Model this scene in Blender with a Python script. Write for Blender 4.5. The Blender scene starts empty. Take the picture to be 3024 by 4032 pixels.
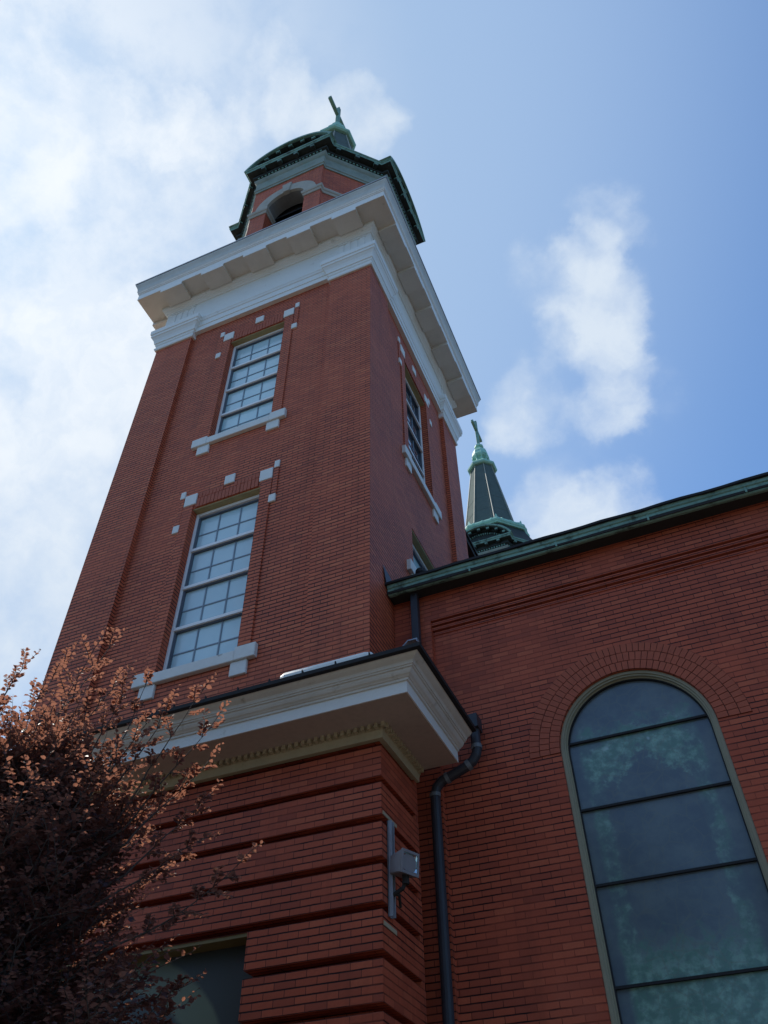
import bpy, math, random
import numpy as np
from mathutils import Vector, Matrix
random.seed(7)
SC = bpy.context.scene
COL = SC.collection
PI = math.pi
GZ = -1.6                      # ground level; the camera's eye is the origin of heights

# ------------------------------------------------------------------ camera
cam_d = bpy.data.cameras.new('camera')
cam = bpy.data.objects.new('camera', cam_d)
COL.objects.link(cam)
SC.camera = cam
cam_d.sensor_fit = 'VERTICAL'
cam_d.sensor_height = 36.0
cam_d.lens = 36.0 * 3210.97 / 4032.0
cam_d.clip_start = 0.05
cam_d.clip_end = 5000
R_ = Vector((0.9197146959759486, 0.3924338514610151, -0.010979537027687648))
D_ = Vector((-0.2894080153682664, 0.6588338273766196, -0.6943925320342063))
F_ = Vector((-0.2652694453691751, 0.6418205825086546, 0.7195126553590157))
cam.matrix_world = Matrix((
    (R_.x, -D_.x, -F_.x, 0), (R_.y, -D_.y, -F_.y, 0), (R_.z, -D_.z, -F_.z, 0), (0, 0, 0, 1)))

# ------------------------------------------------------------------ light
SUN_AZ = math.radians(80)      # from +Y towards -X
SUN_EL = math.radians(56)
sd = Vector((-math.sin(SUN_AZ) * math.cos(SUN_EL), math.cos(SUN_AZ) * math.cos(SUN_EL), math.sin(SUN_EL)))
sun_d = bpy.data.lights.new('sun', 'SUN')
sun_d.energy = 3.6
sun_d.angle = math.radians(0.55)
sun_d.color = (1.0, 0.93, 0.82)
sun = bpy.data.objects.new('sun', sun_d)
COL.objects.link(sun)
sun.rotation_euler = (-sd).to_track_quat('-Z', 'Y').to_euler()

SC.view_settings.view_transform = 'Standard'
SC.view_settings.look = 'None'
SC.view_settings.exposure = 0.32
SC.view_settings.gamma = 1.0


class NT:
    def __init__(s, tree):
        s.t = tree
        s.n = tree.nodes
        s.l = tree.links

    def add(s, typ, ins=None, **kw):
        nd = s.n.new(typ)
        for k, v in kw.items():
            setattr(nd, k, v)
        if ins:
            for k, v in ins.items():
                sock = nd.inputs[k]
                if isinstance(v, bpy.types.NodeSocket):
                    s.l.new(v, sock)
                else:
                    sock.default_value = v
        return nd

    def math(s, op, a, b=0.0, c=None, clamp=False):
        ins = {0: a, 1: b}
        if c is not None:
            ins[2] = c
        nd = s.add('ShaderNodeMath', ins, operation=op)
        nd.use_clamp = clamp
        return nd.outputs[0]

    def mix(s, f, a, b, typ='MIX'):
        nd = s.add('ShaderNodeMix', None, data_type='RGBA', blend_type=typ)
        for i, v in ((0, f), (6, a), (7, b)):
            if isinstance(v, bpy.types.NodeSocket):
                s.l.new(v, nd.inputs[i])
            else:
                nd.inputs[i].default_value = v if i == 0 else (v[0], v[1], v[2], 1)
        return nd.outputs[2]

    def ramp(s, f, lo, hi, a=0.0, b=1.0, smooth=True):
        nd = s.add('ShaderNodeMapRange', {0: f, 1: lo, 2: hi, 3: a, 4: b})
        nd.interpolation_type = 'SMOOTHSTEP' if smooth else 'LINEAR'
        return nd.outputs[0]

    def noise(s, vec, scale, detail=3, rough=0.5, w=None):
        nd = s.add('ShaderNodeTexNoise', {'Scale': scale, 'Detail': detail, 'Roughness': rough})
        if vec is not None:
            s.l.new(vec, nd.inputs['Vector'])
        return nd.outputs[0]


# ------------------------------------------------------------------ sky with clouds (a function of direction only)
world = bpy.data.worlds.new("World")
SC.world = world
world.use_nodes = True
W = NT(world.node_tree)
W.n.clear()
sky = W.add('ShaderNodeTexSky', None, sky_type='NISHITA')
sky.sun_disc = False
sky.sun_elevation = SUN_EL
sky.sun_rotation = -SUN_AZ
sky.air_density = 1.0
sky.dust_density = 1.2
sky.ozone_density = 1.5
tc = W.add('ShaderNodeTexCoord')
dirv = tc.outputs['Generated']
# (direction, angular reach in radians, strength)
CLOUDS = [
    ((-0.47, 0.07, 0.88), 0.18, 1.5), ((-0.42, 0.19, 0.89), 0.10, 0.7), ((-0.305, 0.226, 0.925), 0.085, 1.3), ((-0.34, 0.17, 0.925), 0.07, 0.9), ((-0.36, 0.10, 0.93), 0.07, 0.5),
    ((-0.62, 0.42, 0.66), 0.28, 1.7), ((-0.465, 0.375, 0.80), 0.13, 1.4), ((-0.54, 0.22, 0.81), 0.13, 1.1), ((-0.40, 0.36, 0.84), 0.07, 0.5),
    ((-0.205, 0.215, 0.955), 0.070, 1.1), ((-0.190, 0.262, 0.947), 0.06, 0.9), ((-0.130, 0.295, 0.947), 0.065, 1.05),
    ((0.050, 0.545, 0.837), 0.068, 1.2), ((0.000, 0.560, 0.828), 0.060, 0.8), ((0.030, 0.585, 0.81), 0.055, 0.9), ((0.008, 0.635, 0.775), 0.055, 1.2),
    ((-0.082, 0.603, 0.79), 0.070, 1.25), ((-0.075, 0.725, 0.69), 0.085, 1.2), ((-0.02, 0.72, 0.69), 0.07, 0.9), ((0.085, 0.462, 0.882), 0.055, 0.9), ((0.05, 0.49, 0.87), 0.05, 0.9), ((-0.01, 0.50, 0.865), 0.06, 0.7),
    ((-0.05, 0.66, 0.75), 0.05, 0.4), ((0.075, 0.62, 0.78), 0.05, 0.35),
    ((0.75, 0.3, 0.5), 0.35, 0.8), ((0.3, -0.7, 0.6), 0.5, 0.7), ((-0.9, -0.2, 0.35), 0.4, 0.9)]
warp = W.add('ShaderNodeTexNoise', {'Scale': 4.0, 'Detail': 7.0, 'Roughness': 0.6, 'Vector': dirv})
wv = W.add('ShaderNodeVectorMath', {0: warp.outputs['Color'], 1: (0.5, 0.5, 0.5)}, operation='SUBTRACT')
wv = W.add('ShaderNodeVectorMath', {0: wv.outputs[0], 3: 0.17}, operation='SCALE')
dw = W.add('ShaderNodeVectorMath', {0: dirv, 1: wv.outputs[0]}, operation='ADD')
dwn = W.add('ShaderNodeVectorMath', {0: dw.outputs[0]}, operation='NORMALIZE').outputs[0]
acc = None
for c, r, st in CLOUDS:
    v = Vector(c).normalized()
    dt = W.add('ShaderNodeVectorMath', {0: dwn, 1: tuple(v)}, operation='DOT_PRODUCT').outputs['Value']
    m = W.ramp(dt, math.cos(r), 1.0, 0.0, st)
    acc = m if acc is None else W.math('ADD', acc, m)
fine = W.noise(dirv, 9.0, 8, 0.62)
big = W.noise(dirv, 3.2, 5, 0.55)
dens = W.math('ADD', acc, W.math('MULTIPLY', W.math('SUBTRACT', fine, 0.5), 3.2))
dens = W.math('ADD', dens, W.math('MULTIPLY', W.math('SUBTRACT', big, 0.5), 1.3))
cl = W.ramp(dens, -0.05, 2.0, 0.0, 0.95)
cl = W.math('MULTIPLY', cl, W.ramp(acc, 0.0, 0.75))
fine2 = W.noise(dwn, 14.0, 7, 0.6)
cl = W.math('MULTIPLY', cl, W.ramp(fine2, 0.32, 0.62, 0.70, 1.0))
# thin veil, thicker towards the sun
sdot = W.add('ShaderNodeVectorMath', {0: dirv, 1: tuple(sd)}, operation='DOT_PRODUCT').outputs['Value']
veil = W.math('MULTIPLY', W.ramp(sdot, 0.84, 1.0, 0.0, 0.75), W.ramp(fine, 0.30, 0.62, 0.35, 1.0))
cov = W.math('MAXIMUM', cl, veil)
cov = W.math('ADD', W.math('MULTIPLY', cov, 0.92), 0.08)
glow = W.ramp(sdot, 0.86, 1.0, 0.0, 1.0)
ccol = W.mix(glow, (4.3, 4.85, 5.5), (5.6, 5.9, 6.2))
skc = W.mix(1.0, sky.outputs[0], (0.54, 0.91, 1.22), 'MULTIPLY')
skc = W.mix(W.ramp(sdot, 0.50, 0.90, 0.0, 0.90), skc, (2.2, 3.15, 4.6))
skyc = W.mix(cov, skc, ccol)
bg = W.add('ShaderNodeBackground', {'Color': skyc, 'Strength': 0.135})
wo = W.add('ShaderNodeOutputWorld', {'Surface': bg.outputs[0]})


# ------------------------------------------------------------------ materials
def new_mat(name):
    m = bpy.data.materials.new(name)
    m.use_nodes = True
    T = NT(m.node_tree)
    T.n.clear()
    b = T.add('ShaderNodeBsdfPrincipled')
    o = T.add('ShaderNodeOutputMaterial', {'Surface': b.outputs[0]})
    return m, T, b, o


def setc(T, b, key, v):
    if isinstance(v, bpy.types.NodeSocket):
        T.l.new(v, b.inputs[key])
    elif isinstance(v, (tuple, list)):
        b.inputs[key].default_value = (v[0], v[1], v[2], 1)
    else:
        b.inputs[key].default_value = v


def objpos(T):
    g = T.add('ShaderNodeNewGeometry')
    return g.outputs['Position']


def brick_mat(name, c1, c2, joint, fade=0.5, ms=0.0075, bump=0.5):
    m, T, b, o = new_mat(name)
    uv = T.add('ShaderNodeUVMap', None, uv_map='UVMap').outputs[0]
    n0 = T.add('ShaderNodeTexNoise', {'Scale': 9.0, 'Detail': 2.0, 'Vector': uv})
    wob = T.add('ShaderNodeVectorMath', {0: n0.outputs['Color'], 1: (0.5, 0.5, 0.5)}, operation='SUBTRACT')
    wob = T.add('ShaderNodeVectorMath', {0: wob.outputs[0], 3: 0.006}, operation='SCALE')
    vec = T.add('ShaderNodeVectorMath', {0: uv, 1: wob.outputs[0]}, operation='ADD').outputs[0]
    vec = T.add('ShaderNodeVectorMath', {0: vec, 1: (2.4, 1.0, 1.0)}, operation='MULTIPLY').outputs[0]
    br = T.add('ShaderNodeTexBrick', {'Vector': vec, 'Color1': (0, 0, 0, 1), 'Color2': (1, 1, 1, 1), 'Mortar': (0.5, 0.5, 0.5, 1),
                                     'Scale': 1.0, 'Mortar Size': ms, 'Mortar Smooth': 0.3, 'Bias': 0.0,
                                     'Brick Width': 0.212 * 2.4, 'Row Height': 0.0677})
    br.offset = 0.5
    shade = br.outputs['Color']
    fac = br.outputs['Fac']
    # joints are partly painted over: fade them in patches
    patch = T.noise(uv, 0.55, 4, 0.6)
    patch2 = T.noise(uv, 6.0, 2, 0.5)
    pm = T.math('ADD', T.ramp(patch, 0.40, 0.56), T.math('MULTIPLY', T.math('SUBTRACT', patch2, 0.5), 0.9), clamp=True)
    pm = T.math('ADD', T.math('MULTIPLY', pm, fade), 1.0 - fade, clamp=True)
    jf = T.math('MULTIPLY', fac, pm)
    col = T.mix(shade, c1, c2)
    col = T.mix(T.ramp(shade, 0.80, 0.97, 0.0, 0.22), col, (c2[0] * 0.55, c2[1] * 0.62, c2[2] * 0.95))
    col = T.mix(T.ramp(shade, 0.20, 0.03, 0.0, 0.2), col, (c1[0] * 1.05, c1[1] * 1.6, c1[2] * 1.6))
    gn = T.noise(uv, 45.0, 4, 0.6)
    col = T.mix(T.ramp(gn, 0.3, 0.75, 0.0, 0.20), col, (c1[0] * 0.45, c1[1] * 0.5, c1[2] * 0.55))
    st = T.noise(uv, 1.3, 5, 0.65)
    col = T.mix(T.ramp(st, 0.48, 0.75, 0.0, 0.35), col, (c2[0] * 0.75, c2[1] * 0.8, c2[2] * 0.9))
    sv = T.add('ShaderNodeVectorMath', {0: uv, 1: (2.6, 0.16, 1.0)}, operation='MULTIPLY').outputs[0]
    stk = T.noise(sv, 1.0, 5, 0.65)
    col = T.mix(T.ramp(stk, 0.50, 0.72, 0.0, 0.28), col, (c2[0] * 0.42, c2[1] * 0.5, c2[2] * 0.6))
    lt = T.noise(uv, 0.8, 3, 0.5)
    col = T.mix(T.ramp(lt, 0.55, 0.75, 0.0, 0.25), col, (c1[0] * 1.15, c1[1] * 1.5, c1[2] * 1.7))
    ef = T.noise(uv, 1.9, 6, 0.72)
    col = T.mix(T.ramp(ef, 0.66, 0.78, 0.0, 0.30), col, (0.40, 0.30, 0.26))
    col = T.mix(jf, col, joint)
    setc(T, b, 'Base Color', col)
    b.inputs['Roughness'].default_value = 0.62
    b.inputs['Specular IOR Level'].default_value = 0.30
    h = T.math('SUBTRACT', T.math('MULTIPLY', gn, 0.25), jf)
    bp = T.add('ShaderNodeBump', {'Strength': bump, 'Distance': 0.012, 'Height': h})
    T.l.new(bp.outputs[0], b.inputs['Normal'])
    return m


def plain_mat(name, col, rough=0.6, var=0.25, dark=0.6, scale=3.0, spec=0.4, metal=0.0, bump=0.15, spots=None, spot_lo=0.62, spot_hi=0.72, spot_scale=7.0):
    m, T, b, o = new_mat(name)
    p = objpos(T)
    n = T.noise(p, scale, 5, 0.62)
    c = T.mix(T.ramp(n, 0.38, 0.72, 0.0, var), col, tuple(x * dark for x in col))
    n2 = T.noise(p, scale * 14, 3, 0.6)
    c = T.mix(T.ramp(n2, 0.45, 0.8, 0.0, var * 0.6), c, tuple(x * dark for x in col))
    if spots:
        n3 = T.noise(p, spot_scale, 6, 0.7)
        c = T.mix(T.ramp(n3, spot_lo, spot_hi, 0.0, 0.9), c, spots)
    setc(T, b, 'Base Color', c)
    b.inputs['Roughness'].default_value = rough
    b.inputs['Metallic'].default_value = metal
    b.inputs['Specular IOR Level'].default_value = spec
    if bump:
        bp = T.add('ShaderNodeBump', {'Strength': bump, 'Distance': 0.01, 'Height': n2})
        T.l.new(bp.outputs[0], b.inputs['Normal'])
    return m


M = {}
M['brick'] = brick_mat('red_brick', (0.64, 0.148, 0.066), (0.52, 0.112, 0.052), (0.016, 0.003, 0.003), 0.35, ms=0.0105, bump=0.8)
M['brick_nave'] = brick_mat('red_brick_nave', (0.53, 0.108, 0.050), (0.40, 0.080, 0.038), (0.022, 0.004, 0.003), 0.62, ms=0.0078, bump=0.6)
M['rowlock'] = plain_mat('cut_brick', (0.42, 0.092, 0.042), 0.65, 0.35, 0.6, 9.0, bump=0.3)
M['joint'] = plain_mat('dark_joint', (0.05, 0.014, 0.012), 0.9, 0.2)
M['white'] = plain_mat('white_paint', (0.80, 0.80, 0.76), 0.5, 0.22, 0.80, 1.6, spots=(0.40, 0.38, 0.32), spot_lo=0.60, spot_hi=0.80, spot_scale=4.0)
M['cream'] = plain_mat('cream_paint', (0.70, 0.63, 0.54), 0.55, 0.35, 0.72, 2.2, spots=(0.30, 0.25, 0.16), spot_lo=0.62, spot_hi=0.78, spot_scale=5.0)
M['cream_old'] = plain_mat('old_cream_paint', (0.50, 0.43, 0.28), 0.6, 0.4, 0.7, 3.0, spots=(0.22, 0.18, 0.10), spot_lo=0.60, spot_hi=0.78, spot_scale=6.0)
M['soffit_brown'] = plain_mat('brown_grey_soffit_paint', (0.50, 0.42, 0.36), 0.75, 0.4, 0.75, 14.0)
M['stone'] = plain_mat('pale_stone', (0.74, 0.73, 0.69), 0.7, 0.25, 0.75, 5.0, spots=(0.35, 0.33, 0.30), spot_lo=0.66, spot_hi=0.74)
M['belfry_stone'] = plain_mat('weathered_stone', (0.42, 0.40, 0.34), 0.75, 0.5, 0.6, 3.0, spots=(0.16, 0.17, 0.15), spot_lo=0.60, spot_hi=0.72, spot_scale=3.0)
M['patina_white'] = plain_mat('patina_stained_paint', (0.27, 0.32, 0.27), 0.7, 0.7, 0.62, 2.6, spots=(0.20, 0.30, 0.24), spot_lo=0.5, spot_hi=0.72, spot_scale=2.5)
M['copper'] = plain_mat('copper_patina', (0.19, 0.36, 0.29), 0.65, 0.6, 0.40, 2.5, spots=(0.03, 0.055, 0.045), spot_lo=0.52, spot_hi=0.68, spot_scale=3.2)
M['copper_gutter'] = plain_mat('gutter_patina', (0.22, 0.40, 0.33), 0.6, 0.6, 0.5, 2.5, spots=(0.035, 0.055, 0.048), spot_lo=0.50, spot_hi=0.68, spot_scale=5.0)
M['cream_grey'] = plain_mat('cream_grey_paint', (0.68, 0.65, 0.58), 0.55, 0.4, 0.72, 2.2, spots=(0.32, 0.28, 0.20), spot_lo=0.58, spot_hi=0.76, spot_scale=4.0)
M['olive_dark'] = plain_mat('dark_olive_lintel', (0.20, 0.155, 0.06), 0.6, 0.4, 0.6, 6.0)
M['grey_paint'] = plain_mat('weathered_grey_paint', (0.58, 0.59, 0.55), 0.65, 0.4, 0.7, 3.0)
M['reveal'] = plain_mat('dark_grey_stone', (0.20, 0.20, 0.19), 0.8, 0.4, 0.6, 3.0)  # inside of the belfry arches, darker grey than the arch face
M['copper_bright'] = plain_mat('bright_copper_patina', (0.32, 0.62, 0.50), 0.6, 0.5, 0.55, 3.0, spots=(0.07, 0.17, 0.13), spot_lo=0.60, spot_hi=0.74, spot_scale=6.0)
M['copper_dark'] = plain_mat('blackened_copper', (0.022, 0.032, 0.028), 0.7, 0.6, 0.4, 4.0, spots=(0.07, 0.15, 0.12), spot_lo=0.64, spot_hi=0.72, spot_scale=5.0)
M['slate'] = plain_mat('dark_spire_sheet', (0.105, 0.140, 0.132), 0.85, 0.4, 0.7, 2.5, spec=0.08)
M['hip'] = plain_mat('pale_hip_seam', (0.30, 0.32, 0.27), 0.6, 0.4, 0.6, 3.0)
M['black'] = plain_mat('black_roofing', (0.015, 0.015, 0.017), 0.7, 0.3, 0.6, 5.0)
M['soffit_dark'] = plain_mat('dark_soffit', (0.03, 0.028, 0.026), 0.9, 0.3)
M['shingle'] = plain_mat('roof_shingle', (0.045, 0.045, 0.05), 0.85, 0.4, 0.6, 8.0)
M['olive'] = plain_mat('olive_lintel_paint', (0.40, 0.32, 0.15), 0.6, 0.4, 0.6, 6.0)
M['frame_olive'] = plain_mat('olive_window_frame', (0.34, 0.32, 0.22), 0.5, 0.35, 0.7, 5.0)
M['frame_white'] = plain_mat('white_window_frame', (0.86, 0.87, 0.86), 0.4, 0.15, 0.85, 5.0)
M['sash_dark'] = plain_mat('shadowed_sash', (0.10, 0.12, 0.15), 0.4, 0.2, 0.8, 5.0)
M['muntin'] = plain_mat('blue_grey_muntin', (0.22, 0.28, 0.34), 0.5, 0.2)
M['pipe_dark'] = plain_mat('dark_grey_downpipe', (0.036, 0.037, 0.047), 0.5, 0.4, 0.6, 6.0)
M['pipe_worn'] = plain_mat('worn_pipe_collar', (0.16, 0.18, 0.20), 0.5, 0.6, 0.5, 20.0, spots=(0.45, 0.48, 0.50), spot_lo=0.60, spot_hi=0.68, spot_scale=40.0)
M['steel'] = plain_mat('galvanised_steel', (0.33, 0.37, 0.42), 0.45, 0.3, 0.7, 9.0, metal=0.3)
M['lamp_body'] = plain_mat('grey_lamp_housing', (0.24, 0.225, 0.235), 0.5, 0.3, 0.75, 9.0)
M['ply'] = plain_mat('pale_shim', (0.45, 0.38, 0.25), 0.8, 0.3)
M['plastic_white'] = plain_mat('white_plastic', (0.75, 0.76, 0.72), 0.45, 0.2, 0.75, 5.0)
M['bark'] = plain_mat('grey_brown_bark', (0.075, 0.060, 0.055), 0.85, 0.4, 0.6, 12.0, bump=0.4)
M['louvre'] = plain_mat('dark_louvre', (0.016, 0.017, 0.020), 0.7, 0.3)
M['dark_in'] = plain_mat('dark_interior', (0.02, 0.022, 0.028), 0.9, 0.2)
M['grass'] = plain_mat('worn_paving', (0.13, 0.105, 0.085), 0.9, 0.5, 0.6, 0.6, bump=0.5)
M['concrete'] = plain_mat('concrete_path', (0.28, 0.27, 0.25), 0.85, 0.3, 0.75, 2.0)


def glass_pale():
    m, T, b, o = new_mat('frosted_pale_pane')
    p = objpos(T)
    n = T.noise(p, 2.2, 3, 0.5)
    c = T.mix(T.ramp(n, 0.3, 0.7), (0.60, 0.80, 0.83), (0.50, 0.72, 0.77))
    oi = T.add('ShaderNodeObjectInfo')
    c = T.mix(T.ramp(oi.outputs['Random'], 0.0, 1.0, 0.0, 0.45), c, (0.46, 0.60, 0.66))
    setc(T, b, 'Base Color', c)
    b.inputs['Roughness'].default_value = 0.12
    b.inputs['Specular IOR Level'].default_value = 0.7
    return m


def glass_dark():
    m, T, b, o = new_mat('dark_reflecting_pane')
    setc(T, b, 'Base Color', (0.04, 0.06, 0.08))
    b.inputs['Roughness'].default_value = 0.05
    b.inputs['Specular IOR Level'].default_value = 0.9
    b.inputs['Coat Weight'].default_value = 0.6
    b.inputs['Coat Roughness'].default_value = 0.03
    return m


def stained():
    m, T, b, o = new_mat('stained_glass_behind_storm_glazing')
    uv = T.add('ShaderNodeUVMap', None, uv_map='UVMap').outputs[0]
    sx = T.add('ShaderNodeSeparateXYZ', {0: uv})
    x = T.math('ADD', sx.outputs[0], 0.545)       # centred on the window
    z = T.math('SUBTRACT', sx.outputs[1], 67.7 - 4.0802)
    ax = T.math('ABSOLUTE', x)
    n1 = T.noise(uv, 2.6, 5, 0.65)
    n2 = T.noise(uv, 9.0, 4, 0.6)
    n3 = T.noise(uv, 26.0, 3, 0.6)
    # green border columns
    axw = T.math('ADD', ax, T.math('MULTIPLY', T.math('SUBTRACT', n2, 0.5), 0.16))
    colm = T.math('MULTIPLY', T.ramp(axw, 0.44, 0.50), T.ramp(axw, 0.60, 0.66, 1.0, 0.0))
    colm = T.math('MULTIPLY', colm, T.ramp(z, 4.85, 5.05, 1.0, 0.0))
    colm = T.math('MULTIPLY', colm, T.ramp(n1, 0.42, 0.60, 0.10, 0.75))
    # green canopy near the top and at the foot
    zt = T.math('ADD', z, T.math('MULTIPLY', T.math('SUBTRACT', n2, 0.5), 0.9))
    top = T.math('MULTIPLY', T.ramp(zt, 4.15, 4.45), T.ramp(zt, 4.80, 5.00, 1.0, 0.0))
    top = T.math('MULTIPLY', top, T.ramp(ax, 0.60, 0.68, 1.0, 0.0))
    top = T.math('MULTIPLY', top, T.ramp(n1, 0.40, 0.56, 0.25, 1.0))
    hole = T.math('ADD', T.math('MULTIPLY', ax, -1.1), 4.62)
    top = T.math('MULTIPLY', top, T.ramp(T.math('SUBTRACT', hole, zt), -0.05, 0.12, 1.0, 0.0))
    foot = T.math('MULTIPLY', T.ramp(zt, 2.45, 2.75, 1.0, 0.0), T.ramp(ax, 0.58, 0.66, 1.0, 0.0))
    g = T.math('MAXIMUM', colm, T.math('MAXIMUM', top, foot))
    g = T.math('MULTIPLY', g, T.ramp(n3, 0.25, 0.6, 0.6, 1.0))
    navy = T.mix(T.ramp(n1, 0.35, 0.7), (0.092, 0.125, 0.155), (0.135, 0.175, 0.190))
    green = T.mix(T.ramp(n2, 0.40, 0.66), (0.11, 0.225, 0.185), (0.23, 0.40, 0.33))
    green = T.mix(T.ramp(n3, 0.62, 0.78, 0.0, 0.6), green, (0.14, 0.17, 0.07))
    c = T.mix(g, navy, green)
    # faint figure and lead lines
    vor = T.add('ShaderNodeTexVoronoi', {'Scale': 6.0, 'Vector': uv}, feature='DISTANCE_TO_EDGE')
    lead = T.ramp(vor.outputs['Distance'], 0.0, 0.045, 0.35, 0.0)
    fig = T.math('MULTIPLY', lead, T.ramp(ax, 0.38, 0.5, 1.0, 0.0))
    c = T.mix(fig, c, (0.16, 0.18, 0.15))
    bright = T.ramp(T.noise(uv, 5.0, 2, 0.4), 0.66, 0.74)
    c = T.mix(T.math('MULTIPLY', bright, T.math('MULTIPLY', top, 0.8)), c, (0.45, 0.58, 0.60))
    setc(T, b, 'Base Color', c)
    b.inputs['Roughness'].default_value = 0.35
    b.inputs['Specular IOR Level'].default_value = 0.3
    b.inputs['Coat Weight'].default_value = 0.55
    b.inputs['Coat Roughness'].default_value = 0.10
    return m


def storm_glass():
    m, T, b, o = new_mat('porch_panel')
    p = objpos(T)
    # a panel with an arched lighter field
    sx = T.add('ShaderNodeSeparateXYZ', {0: p})
    dx = T.math('ADD', sx.outputs[0], 5.96)
    dz = T.math('SUBTRACT', sx.outputs[2], 1.35)
    r = T.math('SQRT', T.math('ADD', T.math('MULTIPLY', dx, dx), T.math('MULTIPLY', dz, dz)))
    n = T.noise(p, 5.0, 4, 0.6)
    r = T.math('ADD', r, T.math('MULTIPLY', T.math('SUBTRACT', n, 0.5), 0.06))
    band = T.math('MULTIPLY', T.ramp(r, 1.14, 1.20), T.ramp(r, 1.46, 1.52, 1.0, 0.0))
    c = T.mix(band, (0.035, 0.045, 0.042), (0.13, 0.16, 0.10))
    setc(T, b, 'Base Color', c)
    b.inputs['Roughness'].default_value = 0.45
    return m


def leaf_mat(name, c1, c2, tr):
    m, T, b, o = new_mat(name)
    p = objpos(T)
    n = T.noise(p, 11.0, 2, 0.5)
    c = T.mix(T.ramp(n, 0.35, 0.65), c1, c2)
    setc(T, b, 'Base Color', c)
    b.inputs['Roughness'].default_value = 0.45
    b.inputs['Specular IOR Level'].default_value = 0.4
    t = T.add('ShaderNodeBsdfTranslucent', {'Color': (tr[0], tr[1], tr[2], 1)})
    mx = T.add('ShaderNodeMixShader', {0: 0.36, 1: b.outputs[0], 2: t.outputs[0]})
    T.l.new(mx.outputs[0], o.inputs['Surface'])
    return m


M['pane'] = glass_pale()
M['pane_dark'] = glass_dark()
M['stained'] = stained()
M['porch'] = storm_glass()
M['leaf'] = leaf_mat('copper_beech_leaf', (0.034, 0.020, 0.030), (0.052, 0.027, 0.030), (0.55, 0.235, 0.15))
M['leaf_green'] = leaf_mat('distant_leaf', (0.030, 0.055, 0.016), (0.050, 0.080, 0.022), (0.10, 0.18, 0.04))


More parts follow.
